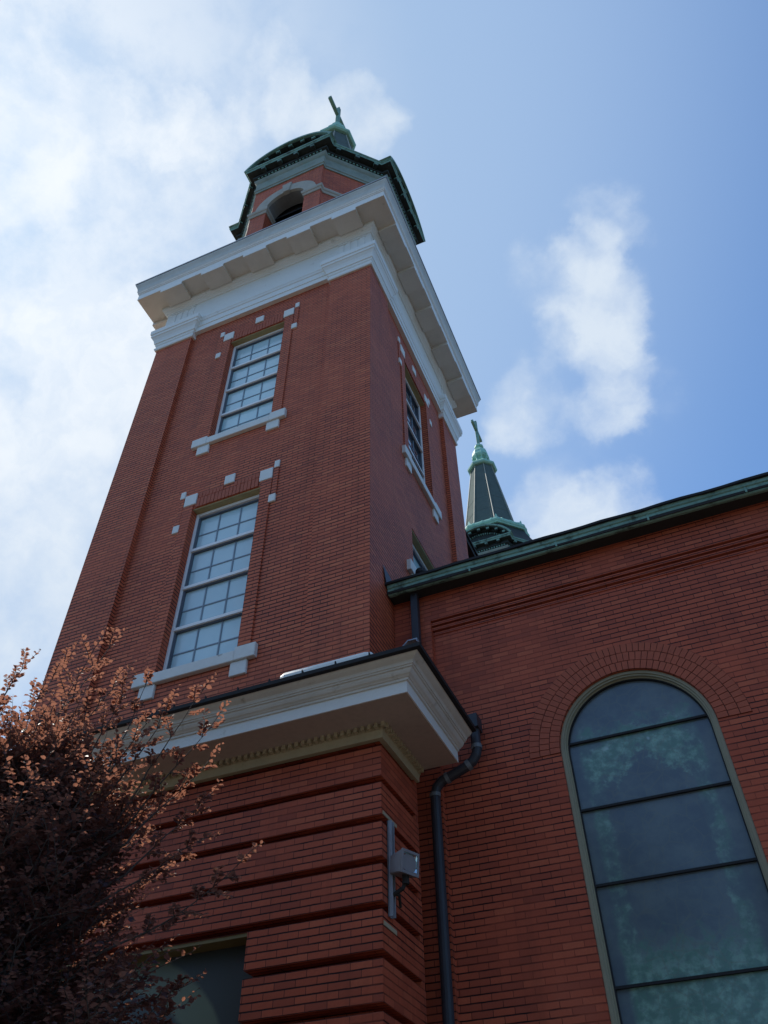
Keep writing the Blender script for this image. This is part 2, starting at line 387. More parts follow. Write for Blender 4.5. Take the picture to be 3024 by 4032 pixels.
# ------------------------------------------------------------------ mesh helpers
class MB:
    def __init__(s):
        s.v = []
        s.f = []
        s.mi = []

    def vert(s, p):
        s.v.append(tuple(p))
        return len(s.v) - 1

    def face(s, pts, mi=0):
        i0 = len(s.v)
        s.v.extend(tuple(p) for p in pts)
        s.f.append(tuple(range(i0, i0 + len(pts))))
        s.mi.append(mi)

    def hexa(s, c, mi=0):
        """c: 8 corners, bottom 4 CCW then top 4 CCW"""
        i = len(s.v)
        s.v.extend(tuple(p) for p in c)
        for f in ((3, 2, 1, 0), (4, 5, 6, 7), (0, 1, 5, 4), (1, 2, 6, 5), (2, 3, 7, 6), (3, 0, 4, 7)):
            s.f.append(tuple(i + k for k in f))
            s.mi.append(mi)

    def box(s, x0, x1, y0, y1, z0, z1, mi=0):
        s.hexa([(x0, y0, z0), (x1, y0, z0), (x1, y1, z0), (x0, y1, z0), (x0, y0, z1), (x1, y0, z1), (x1, y1, z1), (x0, y1, z1)], mi)

    def fbox(s, F, u0, u1, z0, z1, d0, d1, mi=0):
        """box in a face frame; d outward"""
        P = F.p
        s.hexa([P(u0, z0, d1), P(u1, z0, d1), P(u1, z0, d0), P(u0, z0, d0), P(u0, z1, d1), P(u1, z1, d1), P(u1, z1, d0), P(u0, z1, d0)], mi)

    def quad(s, F, u0, u1, z0, z1, d, mi=0):
        P = F.p
        s.face([P(u0, z0, d), P(u1, z0, d), P(u1, z1, d), P(u0, z1, d)], mi)

    def wall(s, F, u0, u1, z0, z1, d, holes, rev, mi=0, depth_back=None):
        """rectangle with rectangular holes (u0,u1,z0,z1); reveals go from d to d-rev"""
        us = sorted({u0, u1, *[h[0] for h in holes], *[h[1] for h in holes]})
        zs = sorted({z0, z1, *[h[2] for h in holes], *[h[3] for h in holes]})
        for a, b in zip(us, us[1:]):
            for c, e in zip(zs, zs[1:]):
                mu, mz = (a + b) / 2, (c + e) / 2
                if any(h[0] < mu < h[1] and h[2] < mz < h[3] for h in holes):
                    continue
                s.quad(F, a, b, c, e, d, mi)
        for h in holes:
            P = F.p
            a, b, c, e = h
            s.face([P(a, c, d), P(a, e, d), P(a, e, d - rev), P(a, c, d - rev)], mi)
            s.face([P(b, c, d - rev), P(b, e, d - rev), P(b, e, d), P(b, c, d)], mi)
            s.face([P(a, e, d), P(b, e, d), P(b, e, d - rev), P(a, e, d - rev)], mi)
            s.face([P(a, c, d - rev), P(b, c, d - rev), P(b, c, d), P(a, c, d)], mi)

    def sweep(s, path, prof, closed=True, mi=0, caps=True):
        """path: plan points counter-clockwise seen from above (outside on the right); prof: closed list of (proj, z)"""
        n = len(path)
        offs = []
        for i in range(n):
            p = Vector(path[i])
            if closed or 0 < i < n - 1:
                a = (p - Vector(path[i - 1])).normalized()
                b = (Vector(path[(i + 1) % n]) - p).normalized()
            elif i == 0:
                a = b = (Vector(path[1]) - p).normalized()
            else:
                a = b = (p - Vector(path[i - 1])).normalized()
            na = Vector((a.y, -a.x))
            nb = Vector((b.y, -b.x))
            m = na + nb
            k = 2.0 / max(m.length_squared, 1e-6)
            offs.append(m * k)
        base = len(s.v)
        k = len(prof)
        for i in range(n):
            for (d, z) in prof:
                q = Vector(path[i]) + offs[i] * d
                s.v.append((q.x, q.y, z))
        rng = range(n) if closed else range(n - 1)
        for i in rng:
            j = (i + 1) % n
            for q in range(k):
                r = (q + 1) % k
                s.f.append((base + i * k + q, base + j * k + q, base + j * k + r, base + i * k + r))
                s.mi.append(mi)
        if not closed and caps:
            s.f.append(tuple(base + q for q in range(k)))
            s.mi.append(mi)
            s.f.append(tuple(base + (n - 1) * k + q for q in reversed(range(k))))
            s.mi.append(mi)

    def tube(s, pts, rad, seg=10, mi=0, caps=True):
        pts = [Vector(p) for p in pts]
        if not isinstance(rad, (list, tuple)):
            rad = [rad] * len(pts)
        prev = None
        base = len(s.v)
        for i, p in enumerate(pts):
            t = (pts[min(i + 1, len(pts) - 1)] - pts[max(i - 1, 0)]).normalized()
            if prev is None:
                ref = Vector((0, 0, 1)) if abs(t.z) < 0.9 else Vector((1, 0, 0))
                n = t.cross(ref).normalized()
            else:
                n = (prev - t * prev.dot(t)).normalized()
            prev = n
            bb = t.cross(n)
            for q in range(seg):
                a = 2 * PI * q / seg
                s.v.append(tuple(p + (n * math.cos(a) + bb * math.sin(a)) * rad[i]))
        for i in range(len(pts) - 1):
            for q in range(seg):
                r = (q + 1) % seg
                s.f.append((base + i * seg + q, base + i * seg + r, base + (i + 1) * seg + r, base + (i + 1) * seg + q))
                s.mi.append(mi)
        if caps:
            s.f.append(tuple(base + q for q in reversed(range(seg))))
            s.mi.append(mi)
            s.f.append(tuple(base + (len(pts) - 1) * seg + q for q in range(seg)))
            s.mi.append(mi)

    def lathe(s, cx, cy, prof, seg=8, phase=0.5, mi=0):
        base = len(s.v)
        k = len(prof)
        for i in range(seg):
            a = 2 * PI * (i + phase) / seg
            for (r, z) in prof:
                s.v.append((cx + r * math.cos(a), cy + r * math.sin(a), z))
        for i in range(seg):
            j = (i + 1) % seg
            for q in range(k - 1):
                s.f.append((base + i * k + q, base + j * k + q, base + j * k + q + 1, base + i * k + q + 1))
                s.mi.append(mi)
        s.f.append(tuple(base + i * k for i in reversed(range(seg))))
        s.mi.append(mi)
        s.f.append(tuple(base + i * k + k - 1 for i in range(seg)))
        s.mi.append(mi)


class Frame:
    def __init__(s, o, u, n):
        s.o = Vector(o)
        s.u = Vector(u)
        s.n = Vector(n)

    def p(s, u, z, d=0.0):
        q = s.o + s.u * u + s.n * d
        return (q.x, q.y, z)


def obj(name, mb, mats, parent=None, smooth=False, uv=False, bevel=0.0):
    me = bpy.data.meshes.new(name)
    org = Vector((0, 0, 0))
    if parent is not None:
        org = parent['_org'] if False else ORG.get(parent.name, Vector((0, 0, 0)))
    vs = [(v[0] - org.x, v[1] - org.y, v[2] - org.z) for v in mb.v]
    me.from_pydata(vs, [], mb.f)
    if not isinstance(mats, (list, tuple)):
        mats = [mats]
    for m in mats:
        me.materials.append(m)
    me.polygons.foreach_set('material_index', mb.mi)
    if uv:
        lay = me.uv_layers.new(name='UVMap')
        k = 0
        for poly in me.polygons:
            n = poly.normal
            for li in poly.loop_indices:
                v = mb.v[me.loops[li].vertex_index]
                if abs(n.z) > 0.75:
                    u_, w_ = v[0], v[1]
                elif abs(n.x) > 0.92:
                    u_, w_ = v[1] + 0.05, v[2]
                elif abs(n.y) > 0.92:
                    u_, w_ = v[0], v[2]
                else:
                    t = Vector((-n.y, n.x)).normalized()
                    u_, w_ = v[0] * t.x + v[1] * t.y, v[2]
                lay.data[li].uv = (u_, w_ - 4.0802 + 67.7)
    if smooth:
        me.polygons.foreach_set('use_smooth', [True] * len(me.polygons))
    me.update()
    o = bpy.data.objects.new(name, me)
    COL.objects.link(o)
    if parent is not None:
        o.parent = parent
        ORG[o.name] = org
    if bevel:
        bm = o.modifiers.new('bevel', 'BEVEL')
        bm.width = bevel
        bm.segments = 1
        bm.limit_method = 'ANGLE'
    return o


ORG = {}


def thing(name, label, cat, loc, group=None):
    o = bpy.data.objects.new(name, None)
    o.empty_display_size = 0.3
    COL.objects.link(o)
    o.location = loc
    ORG[o.name] = Vector(loc)
    o['label'] = label
    o['category'] = cat
    if group:
        o['group'] = group
    return o


def tag(o, label, cat, group=None):
    o['label'] = label
    o['category'] = cat
    if group:
        o['group'] = group
    return o


# ------------------------------------------------------------------ ground
g = MB()
g.face([(-600, -600, GZ), (600, -600, GZ), (600, 600, GZ), (-600, 600, GZ)])
ground = obj('ground', g, M['grass'])
ground['kind'] = 'structure'
g = MB()
g.box(-14, 16, -1.6, 0.9, GZ - 0.05, GZ + 0.03)
path = obj('path', g, M['concrete'])
path['kind'] = 'structure'

# ------------------------------------------------------------------ the bell tower
CX, CY = -5.96, 10.12
A = 2.655
UP = [Frame((CX, CY - A, 0), (1, 0, 0), (0, -1, 0)), Frame((CX + A, CY, 0), (0, 1, 0), (1, 0, 0)),
      Frame((CX, CY + A, 0), (-1, 0, 0), (0, 1, 0)), Frame((CX - A, CY, 0), (0, -1, 0), (-1, 0, 0))]
FRONT, RIGHT, BACK, LEFT = UP
tower = thing('bell_tower', 'near red brick bell tower with white cornice, tall sash windows and green copper belfry', 'bell tower', (CX, CY, GZ), 'twin bell towers of the church')

S_LOW, T_LOW = 6.67, 10.0
S_UP, T_UP = 11.88, 15.20
HW = 0.655
# upper shaft: corner piers and recessed panels
w = MB()
pw = 0.93
for sx in (-1, 1):
    for sy in (-1, 1):
        x0, x1 = sorted((CX + sx * A, CX + sx * (A - pw)))
        y0, y1 = sorted((CY + sy * A, CY + sy * (A - pw)))
        w.box(x0, x1, y0, y1, 4.9, 16.10)
REC = -0.09
for i, F in enumerate(UP):
    holes = []
    if i == 0:
        holes = [(-HW, HW, S_LOW, T_LOW), (-HW, HW, S_UP, T_UP)]
    elif i == 1:
        holes = [(-HW, HW, 8.97, T_LOW), (-HW, HW, S_UP, T_UP)]
    elif i == 3:
        holes = [(-HW, HW, S_UP, T_UP)]
    w.wall(F, -(A - pw) - 0.05, (A - pw) + 0.05, 4.9, 16.5, REC, holes, 0.34)
wall = obj('wall', w, M['brick'], tower, uv=True)


def big_window(F, S, T, parent, sill=True, blocks=True, n_sash=4, pale=True):
    """white framed window in a brick reveal, with its own brick surround, stones and sill"""
    d0 = REC
    f = MB()
    fd = d0 - 0.12
    for (a, b, c, e) in ((-HW, -HW + 0.05, S, T - 0.03), (HW - 0.05, HW, S, T - 0.03), (-HW + 0.05, HW - 0.05, T - 0.09, T - 0.03), (-HW + 0.05, HW - 0.05, S, S + 0.03)):
        f.fbox(F, a, b, c, e, fd - 0.14, fd)
    win = obj('window', f, M['frame_white'], parent, bevel=0.006)
    # lintel soffit plate
    l = MB()
    l.fbox(F, -HW, HW, T - 0.03, T - 0.003, d0 - 0.32, d0 - 0.012)
    obj('lintel', l, M['olive'], win)
    z0, z1 = S + 0.03, T - 0.09
    h = (z1 - z0) / n_sash
    u0, u1 = -HW + 0.05, HW - 0.05
    for k in range(n_sash):
        a, b = z0 + k * h, z0 + (k + 1) * h
        s = MB()
        # white meeting rail in front, gap shade painted as a dark border behind
        if k > 0:
            s.fbox(F, u0, u1, a - 0.026, a + 0.026, fd - 0.045, fd + 0.008)
        s.fbox(F, u0, u0 + 0.035, a + 0.03, b - 0.03, fd - 0.062, fd - 0.025, 1)
        s.fbox(F, u1 - 0.035, u1, a + 0.03, b - 0.03, fd - 0.062, fd - 0.025, 1)
        s.fbox(F, u0 + 0.035, u1 - 0.035, b - 0.050, b - 0.026, fd - 0.062, fd - 0.025, 1)
        obj('sash', s, [M['frame_white'], M['sash_dark']], win)
        p_ = MB()
        dp = fd - 0.065
        p_.fbox(F, u0, u1, a, b, dp - 0.01, dp, 0)
        for q in (1, 2):
            uu = u0 + (u1 - u0) * q / 3
            p_.fbox(F, uu - 0.011, uu + 0.011, a + 0.02, b - 0.03, dp + 0.003, dp + 0.012, 1)
        zc = (a + b) / 2 - 0.03
        p_.fbox(F, u0, u1, zc - 0.011, zc + 0.011, dp + 0.002, dp + 0.010, 1)
        obj('pane', p_, [M['pane'] if pale else M['pane_dark'], M['muntin']], win)
    # brick surround
    b = MB()
    for sg in (-1, 1):
        def bb(ua, ub, za, zb, da, db, mi=0):
            x0, x1 = sorted((sg * ua, sg * ub))
            b.fbox(F, x0, x1, za, zb, da, db, mi)
        if blocks:
            bb(HW + 0.002, 0.86, S + 0.02, T + 0.08, d0 - 0.02, d0 + 0.024)
            bb(0.872, 0.965, T - 0.33, T + 0.33, d0 - 0.02, d0 + 0.018)
    obj('window_surround', b, M['brick'], parent, uv=True) if blocks else None
    # soldier bricks
    if blocks:
        sb = MB()
        nn = 17
        for k in range(nn):
            a = -0.60 + 1.20 * k / nn
            jit = random.uniform(-0.003, 0.003)
            sb.fbox(F, a + 0.005, a + 1.20 / nn - 0.005, T + 0.003, T + 0.21, d0 - 0.05, d0 + 0.020 + jit)
        nn = 25
        for k in range(nn):
            a = -0.865 + 1.73 * k / nn
            if -0.115 < a + 0.035 < 0.115:
                continue
            jit = random.uniform(-0.003, 0.003)
            sb.fbox(F, a + 0.005, a + 1.73 / nn - 0.005, T + 0.235, T + 0.345, d0 - 0.05, d0 + 0.008 + jit)
        sb.fbox(F, -0.60, 0.60, T + 0.004, T + 0.208, d0 - 0.05, d0 + 0.002, 1)
        obj('soldier_course', sb, [M['rowlock'], M['joint']], win)
        for sg in (-1, 1):
            for (ua, ub, za, zb, dd) in ((0.612, 0.855, T + 0.095, T + 0.360, 0.030), (0.872, 0.968, T + 0.33, T + 0.505, 0.028), (0.842, 0.966, T - 0.505, T - 0.33, 0.034)):
                q = MB()
                x0, x1 = sorted((sg * ua, sg * ub))
                q.fbox(F, x0, x1, za, zb, d0 - 0.03, d0 + dd)
                obj('accent_stone', q, M['stone'], win, bevel=0.008)
        q = MB()
        q.fbox(F, -0.10, 0.10, T + 0.34, T + 0.56, d0 - 0.03, d0 + 0.024)
        obj('keystone', q, M['stone'], win, bevel=0.008)
    if sill:
        q = MB()
        P = F.p
        # sloping middle, raised ends
        q.hexa([P(-HW, S - 0.205, d0 + 0.072), P(HW, S - 0.205, d0 + 0.072), P(HW, S - 0.205, d0 - 0.02), P(-HW, S - 0.205, d0 - 0.02),
                P(-HW, S - 0.035, d0 + 0.072), P(HW, S - 0.035, d0 + 0.072), P(HW, S + 0.002, d0 - 0.20), P(-HW, S + 0.002, d0 - 0.20)])
        q.fbox(F, -0.975, -HW, S - 0.205, S + 0.015, d0 - 0.02, d0 + 0.074)
        q.fbox(F, HW, 0.975, S - 0.205, S + 0.015, d0 - 0.02, d0 + 0.074)
        obj('sill', q, M['stone'], win, bevel=0.008)
        for sg in (-1, 1):
            q = MB()
            x0, x1 = sorted((sg * 0.595, sg * 0.85))
            q.fbox(F, x0, x1, S - 0.43, S - 0.207, d0 - 0.02, d0 + 0.040)
            obj('sill_block', q, M['stone'], win, bevel=0.008)
    return win


w1 = big_window(FRONT, S_UP, T_UP, tower)
w2 = big_window(FRONT, S_LOW, T_LOW, tower)
w3 = big_window(RIGHT, S_UP, T_UP, tower, pale=False)
w4 = big_window(RIGHT, 8.97, T_LOW, tower, blocks=False, n_sash=1)
w5 = big_window(LEFT, S_UP, T_UP, tower)

# backs of the window recesses so nothing is hollow
bk = MB()
bk.box(CX - A + 0.45, CX + A - 0.45, CY - A + 0.45, CY + A - 0.45, 4.9, 16.4)
obj('inner_wall', bk, M['dark_in'], tower)

# capitals
CAP = [(-0.05, 15.92), (0.035, 15.92), (0.05, 15.95), (0.05, 15.99), (0.03, 16.01), (0.03, 16.07), (0.05, 16.10), (0.055, 16.15), (0.075, 16.165), (0.082, 16.22),
       (0.10, 16.29), (0.135, 16.36), (0.155, 16.38), (0.155, 16.45), (0.175, 16.47), (0.18, 16.61), (-0.05, 16.61)]
for sx in (-1, 1):
    for sy in (-1, 1):
        x0, x1 = sorted((CX + sx * A, CX + sx * (A - pw)))
        y0, y1 = sorted((CY + sy * A, CY + sy * (A - pw)))
        c = MB()
        c.sweep([(x0, y0), (x1, y0), (x1, y1), (x0, y1)], CAP)
        obj('capital', c, M['white'], tower, smooth=False)
SQ = [(CX - A, CY - A), (CX + A, CY - A), (CX + A, CY + A), (CX - A, CY + A)]
c = MB()
c.sweep(SQ, [(-0.14, 16.11), (0.0, 16.11), (0.0, 16.27), (0.016, 16.28), (0.016, 16.46), (0.034, 16.48), (0.045, 16.53), (0.06, 16.56), (0.06, 16.62), (-0.14, 16.62)])
obj('architrave', c, M['white'], tower)
c = MB()
c.sweep(SQ, [(-0.14, 16.62), (0.002, 16.62), (0.002, 17.45), (-0.14, 17.45)])
for F in UP:
    for sg in (-1, 1):
        for k in range(4):
            uc = sg * (A - 0.20 - k * 0.17)
            c.fbox(F, uc - 0.055, uc + 0.055, 16.72, 17.36, 0.0, 0.016)
        uc = sg * (A - 0.45)
        c.fbox(F, uc - 0.33, uc + 0.33, 17.37, 17.43, 0.0, 0.022)
        for k in range(9):
            uc = sg * (A - 0.16 - k * 0.075)
            c.fbox(F, uc - 0.02, uc + 0.02, 16.625, 16.665, 0.0, 0.05)
obj('frieze', c, M['white'], tower)
c = MB()
c.sweep(SQ, [(-0.14, 17.45), (0.022, 17.45), (0.035, 17.49), (0.07, 17.52), (0.075, 17.545), (0.10, 17.56), (0.13, 17.60), (0.135, 17.70), (0.566, 17.702), (0.566, 17.92),
             (0.582, 17.93), (0.582, 17.965), (0.598, 17.975), (0.600, 18.01), (0.615, 18.03), (-0.3, 18.03)])
cor = obj('cornice', c, M['white'], tower)
c = MB()
c.sweep(SQ, [(-0.3, 18.034), (0.613, 18.034), (0.618, 18.10), (0.630, 18.17), (0.655, 18.235), (0.672, 18.27), (0.672, 18.325), (-0.3, 18.42)])
obj('crown_moulding', c, M['grey_paint'], cor)
c = MB()
c.sweep(SQ, [(0.138, 17.697), (0.560, 17.697), (0.560, 17.7015), (0.138, 17.7015)])
obj('soffit', c, M['cream'], cor)
c = MB()
c.sweep(SQ, [(0.60, 18.335), (0.69, 18.327), (0.69, 18.365), (0.62, 18.385), (-1.2, 18.62), (-1.2, 18.44), (-0.3, 18.44)])
c.box(CX - 1.6, CX + 1.6, CY - 1.6, CY + 1.6, 18.45, 18.61)
obj('cornice_flashing', c, M['steel'], tower)
for F in UP:
    for k in (-2, -1, 0, 1, 2):
        q = MB()
        q.fbox(F, k * 1.125 - 0.292, k * 1.125 + 0.292, 17.585, 17.699, 0.14, 0.56)
        q.fbox(F, k * 1.125 - 0.294, k * 1.125 + 0.294, 17.583, 17.700, 0.5605, 0.572, 1)
        obj('mutule', q, [M['cream'], M['white']], tower)

# ------------------------------------------------------------------ belfry
def arch_face(mb, F, half, z0, z1, ow, zs, d, rev, mi=0, mi_rev=1, seg=16):
    P = F.p
    mb.face([P(-half, z0, d), P(-ow, z0, d), P(-ow, zs, d), P(-half, zs, d)], mi)
    mb.face([P(ow, z0, d), P(half, z0, d), P(half, zs, d), P(ow, zs, d)], mi)
    pts = [(-ow * math.cos(PI * k / seg), zs + ow * math.sin(PI * k / seg)) for k in range(seg + 1)]
    for (a, b) in zip(pts, pts[1:]):
        ta = a[0] * half / ow
        tb = b[0] * half / ow
        mb.face([P(a[0], a[1], d), P(b[0], b[1], d), P(tb, z1, d), P(ta, z1, d)], mi)
        mb.face([P(a[0], a[1], d - rev), P(b[0], b[1], d - rev), P(b[0], b[1], d), P(a[0], a[1], d)], mi_rev)
    mb.face([P(-half, zs, d), P(-ow, zs, d), P(-half, z1, d)], mi)
    mb.face([P(ow, zs, d), P(half, zs, d), P(half, z1, d)], mi)
    mb.face([P(-ow, z0, d), P(-ow, z0, d - rev), P(-ow, zs, d - rev), P(-ow, zs, d)], mi)
    mb.face([P(ow, z0, d - rev), P(ow, z0, d), P(ow, zs, d), P(ow, zs, d - rev)], mi)


BA, BH = 2.435, 1.08
BF = [Frame((CX, CY - BA, 0), (1, 0, 0), (0, -1, 0)), Frame((CX + BA, CY, 0), (0, 1, 0), (1, 0, 0)),
      Frame((CX, CY + BA, 0), (-1, 0, 0), (0, 1, 0)), Frame((CX - BA, CY, 0), (0, -1, 0), (-1, 0, 0))]
K = 2.328
plan = []
for (c_, s_) in ((1, 0), (0, 1), (-1, 0), (0, -1)):
    for (x, y) in ((-BH, -BA), (BH, -BA), (BH, -K)):
        plan.append((CX + x * c_ - y * s_, CY + x * s_ + y * c_))
    plan.append((CX + K * c_ + BH * s_, CY + K * s_ - BH * c_))
bw = MB()
OW, ZSP = 0.59, 22.08
for F in BF:
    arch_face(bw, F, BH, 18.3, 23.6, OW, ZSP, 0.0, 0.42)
n = len(plan)
for i in range(n):
    if i % 4 == 0:
        continue
    a, b_ = plan[i], plan[(i + 1) % n]
    bw.face([(a[0], a[1], 18.3), (b_[0], b_[1], 18.3), (b_[0], b_[1], 23.6), (a[0], a[1], 23.6)], 0)
obj('belfry_wall', bw, [M['brick'], M['reveal']], tower, uv=True)
# dark chamber behind the openings
q = MB()
for F in BF:
    q.fbox(F, -0.95, 0.95, 18.3, 23.4, -0.75, -0.50)
q.box(CX - 1.6, CX + 1.6, CY - 1.6, CY + 1.6, 23.3, 23.5)
obj('belfry_chamber', q, M['dark_in'], tower)
for F in BF:
    a = MB()
    seg = 18
    r0, r1 = OW - 0.004, 0.95
    P = F.p
    for k in range(seg):
        t0, t1 = PI * k / seg, PI * (k + 1) / seg
        c0, s0, c1, s1 = math.cos(t0), math.sin(t0), math.cos(t1), math.sin(t1)
        pr = [(-r0 * c0, ZSP + r0 * s0), (-r0 * c1, ZSP + r0 * s1), (-r1 * c1, ZSP + r1 * s1), (-r1 * c0, ZSP + r1 * s0)]
        a.hexa([P(*pr[3], -0.05), P(*pr[2], -0.05), P(*pr[1], -0.05), P(*pr[0], -0.05), P(*pr[3], 0.03), P(*pr[2], 0.03), P(*pr[1], 0.03), P(*pr[0], 0.03)])
    arch = obj('belfry_arch', a, M['belfry_stone'], tower)
    kx = MB()
    kx.hexa([P(-0.09, ZSP + OW - 0.05, 0.07), P(0.09, ZSP + OW - 0.05, 0.07), P(0.09, ZSP + OW - 0.05, -0.05), P(-0.09, ZSP + OW - 0.05, -0.05),
             P(-0.15, ZSP + 1.03, 0.07), P(0.15, ZSP + 1.03, 0.07), P(0.15, ZSP + 1.03, -0.05), P(-0.15, ZSP + 1.03, -0.05)])
    obj('keystone', kx, M['belfry_stone'], arch, bevel=0.01)
    lv = MB()
    for k in range(11):
        z = 18.6 + k * 0.36
        lv.hexa([P(-0.62, z, -0.40), P(0.62, z, -0.40), P(0.62, z + 0.10, -0.50), P(-0.62, z + 0.10, -0.50), P(-0.62, z + 0.03, -0.39), P(0.62, z + 0.03, -0.39), P(0.62, z + 0.13, -0.49), P(-0.62, z + 0.13, -0.49)])
    obj('louvre', lv, M['louvre'], arch)
# impost band, split by the arches: pier pieces
IMP = [(-0.03, 21.84), (0.02, 21.84), (0.035, 21.88), (0.035, 21.93), (0.06, 21.95), (0.075, 22.0), (0.075, 22.06), (-0.03, 22.08)]
for i in range(4):
    base = i * 4
    c_, s_ = ((1, 0), (0, 1), (-1, 0), (0, -1))[i]
    def rot(x, y):
        return (CX + x * c_ - y * s_, CY + x * s_ + y * c_)
    pts = [rot(OW, -BA + 0.40), rot(OW, -BA), rot(BH, -BA), rot(BH, -K), rot(K, -BH), rot(BA, -BH), rot(BA, -OW), rot(BA - 0.40, -OW)]
    im = MB()
    im.sweep(pts, IMP, closed=False)
    obj('impost', im, M['belfry_stone'], tower)
e = MB()
e.sweep(plan, [(-0.10, 23.50), (0.03, 23.50), (0.03, 23.60), (0.055, 23.62), (0.055, 23.72), (0.03, 23.74), (0.03, 24.14), (0.06, 24.18), (0.09, 24.24), (0.10, 24.31), (-0.10, 24.32)])
obj('belfry_frieze', e, M['patina_white'], tower)
e = MB()
e.sweep(plan, [(-0.10, 24.325), (0.08, 24.325), (0.08, 24.41), (0.14, 24.43), (0.15, 24.48), (0.12, 24.49), (0.12, 24.62), (0.29, 24.63), (0.29, 24.645), (-0.10, 24.645)], mi=0)
# dentils and brackets under the shelf
for i in range(n):
    a, b_ = Vector(plan[i]), Vector(plan[(i + 1) % n])
    L = (b_ - a).length
    if L < 0.5:
        continue
    u = (b_ - a).normalized()
    F = Frame((a.x, a.y, 0), (u.x, u.y, 0), (u.y, -u.x, 0))
    m_ = int(L / 0.11)
    for k in range(m_):
        uc = (k + 0.5) * L / m_
        e.fbox(F, uc - 0.028, uc + 0.028, 24.335, 24.40, 0.075, 0.125, 1)
    m_ = 4 if i % 4 == 0 else 3
    for k in range(m_):
        uc = (k + 0.5) * L / m_
        e.fbox(F, uc - 0.06, uc + 0.06, 24.50, 24.628, 0.11, 0.285, 0)
        e.fbox(F, uc - 0.065, uc + 0.065, 24.555, 24.629, 0.20, 0.288, 1)
obj('belfry_cornice', e, [M['copper_dark'], M['copper']], tower)
e = MB()
e.sweep(plan, [(0.10, 24.66), (0.262, 24.66), (0.295, 24.635), (0.305, 24.66), (0.305, 24.72), (0.33, 24.74), (0.33, 24.80), (0.10, 24.84)])
obj('cornice_edge', e, M['copper'], tower)
# roof between the cornice and the spire
rf = MB()
rf.lathe(CX, CY, [(2.62 / math.cos(PI / 8), 24.80), (2.30 / math.cos(PI / 8), 25.2), (1.95 / math.cos(PI / 8), 25.9), (1.60 / math.cos(PI / 8), 26.75), (1.3 / math.cos(PI / 8), 26.85)])
obj('belfry_roof', rf, M['copper_dark'], tower)
# segmental pediments
for F in BF:
    P = F.p
    chord, rise, zb = 1.44, 0.90, 24.80
    Rr = (chord ** 2 + rise ** 2) / (2 * rise)
    zc = zb + rise - Rr
    half = math.asin(chord / Rr)
    pd = MB()
    seg = 22
    for (r0, r1, d0, d1, mi) in ((Rr - 0.055, Rr + 0.03, -1.35, 0.33, 0), (Rr - 0.11, Rr - 0.055, -1.2, 0.26, 1), (Rr - 0.18, Rr - 0.11, -1.2, 0.10, 1)):
        for k in range(seg):
            t0 = -half + 2 * half * k / seg
            t1 = -half + 2 * half * (k + 1) / seg
            q4 = [(r0, t0), (r0, t1), (r1, t1), (r1, t0)]
            pp = [(r * math.sin(t), zc + r * math.cos(t)) for r, t in q4]
            pd.hexa([P(*pp[0], d1), P(*pp[1], d1), P(*pp[1], d0), P(*pp[0], d0), P(*pp[3], d1), P(*pp[2], d1), P(*pp[2], d0), P(*pp[3], d0)], mi)
    for k in range(7):
        t = -half * 0.80 + 2 * half * 0.80 * k / 6
        uc, z = (Rr - 0.18) * math.sin(t), zc + (Rr - 0.18) * math.cos(t)
        pd.fbox(F, uc - 0.06, uc + 0.06, z - 0.06, z + 0.09, 0.02, 0.24, 1)
        pd.fbox(F, uc - 0.065, uc + 0.065, z - 0.005, z + 0.085, 0.18, 0.262, 0)
    # tympanum
    for k in range(seg):
        t0 = -half + 2 * half * k / seg
        t1 = -half + 2 * half * (k + 1) / seg
        ra = Rr - 0.15
        pd.face([P(ra * math.sin(t0), 24.75, 0.03), P(ra * math.sin(t1), 24.75, 0.03), P(ra * math.sin(t1), zc + ra * math.cos(t1), 0.03), P(ra * math.sin(t0), zc + ra * math.cos(t0), 0.03)], 1)
    for k in range(18):
        uc = -0.85 + 1.7 * k / 17
        z = zc + math.sqrt((Rr - 0.30) ** 2 - uc * uc)
        if z > 24.9:
            pd.fbox(F, uc - 0.02, uc + 0.02, z - 0.05, z + 0.02, 0.03, 0.075, 0)
    obj('pediment', pd, [M['copper'], M['copper_dark']], tower)


def octo(r, cx=CX, cy=CY):
    rr = r / math.cos(PI / 8)
    return [(cx + rr * math.cos(PI / 8 + k * PI / 4), cy + rr * math.sin(PI / 8 + k * PI / 4)) for k in range(8)]


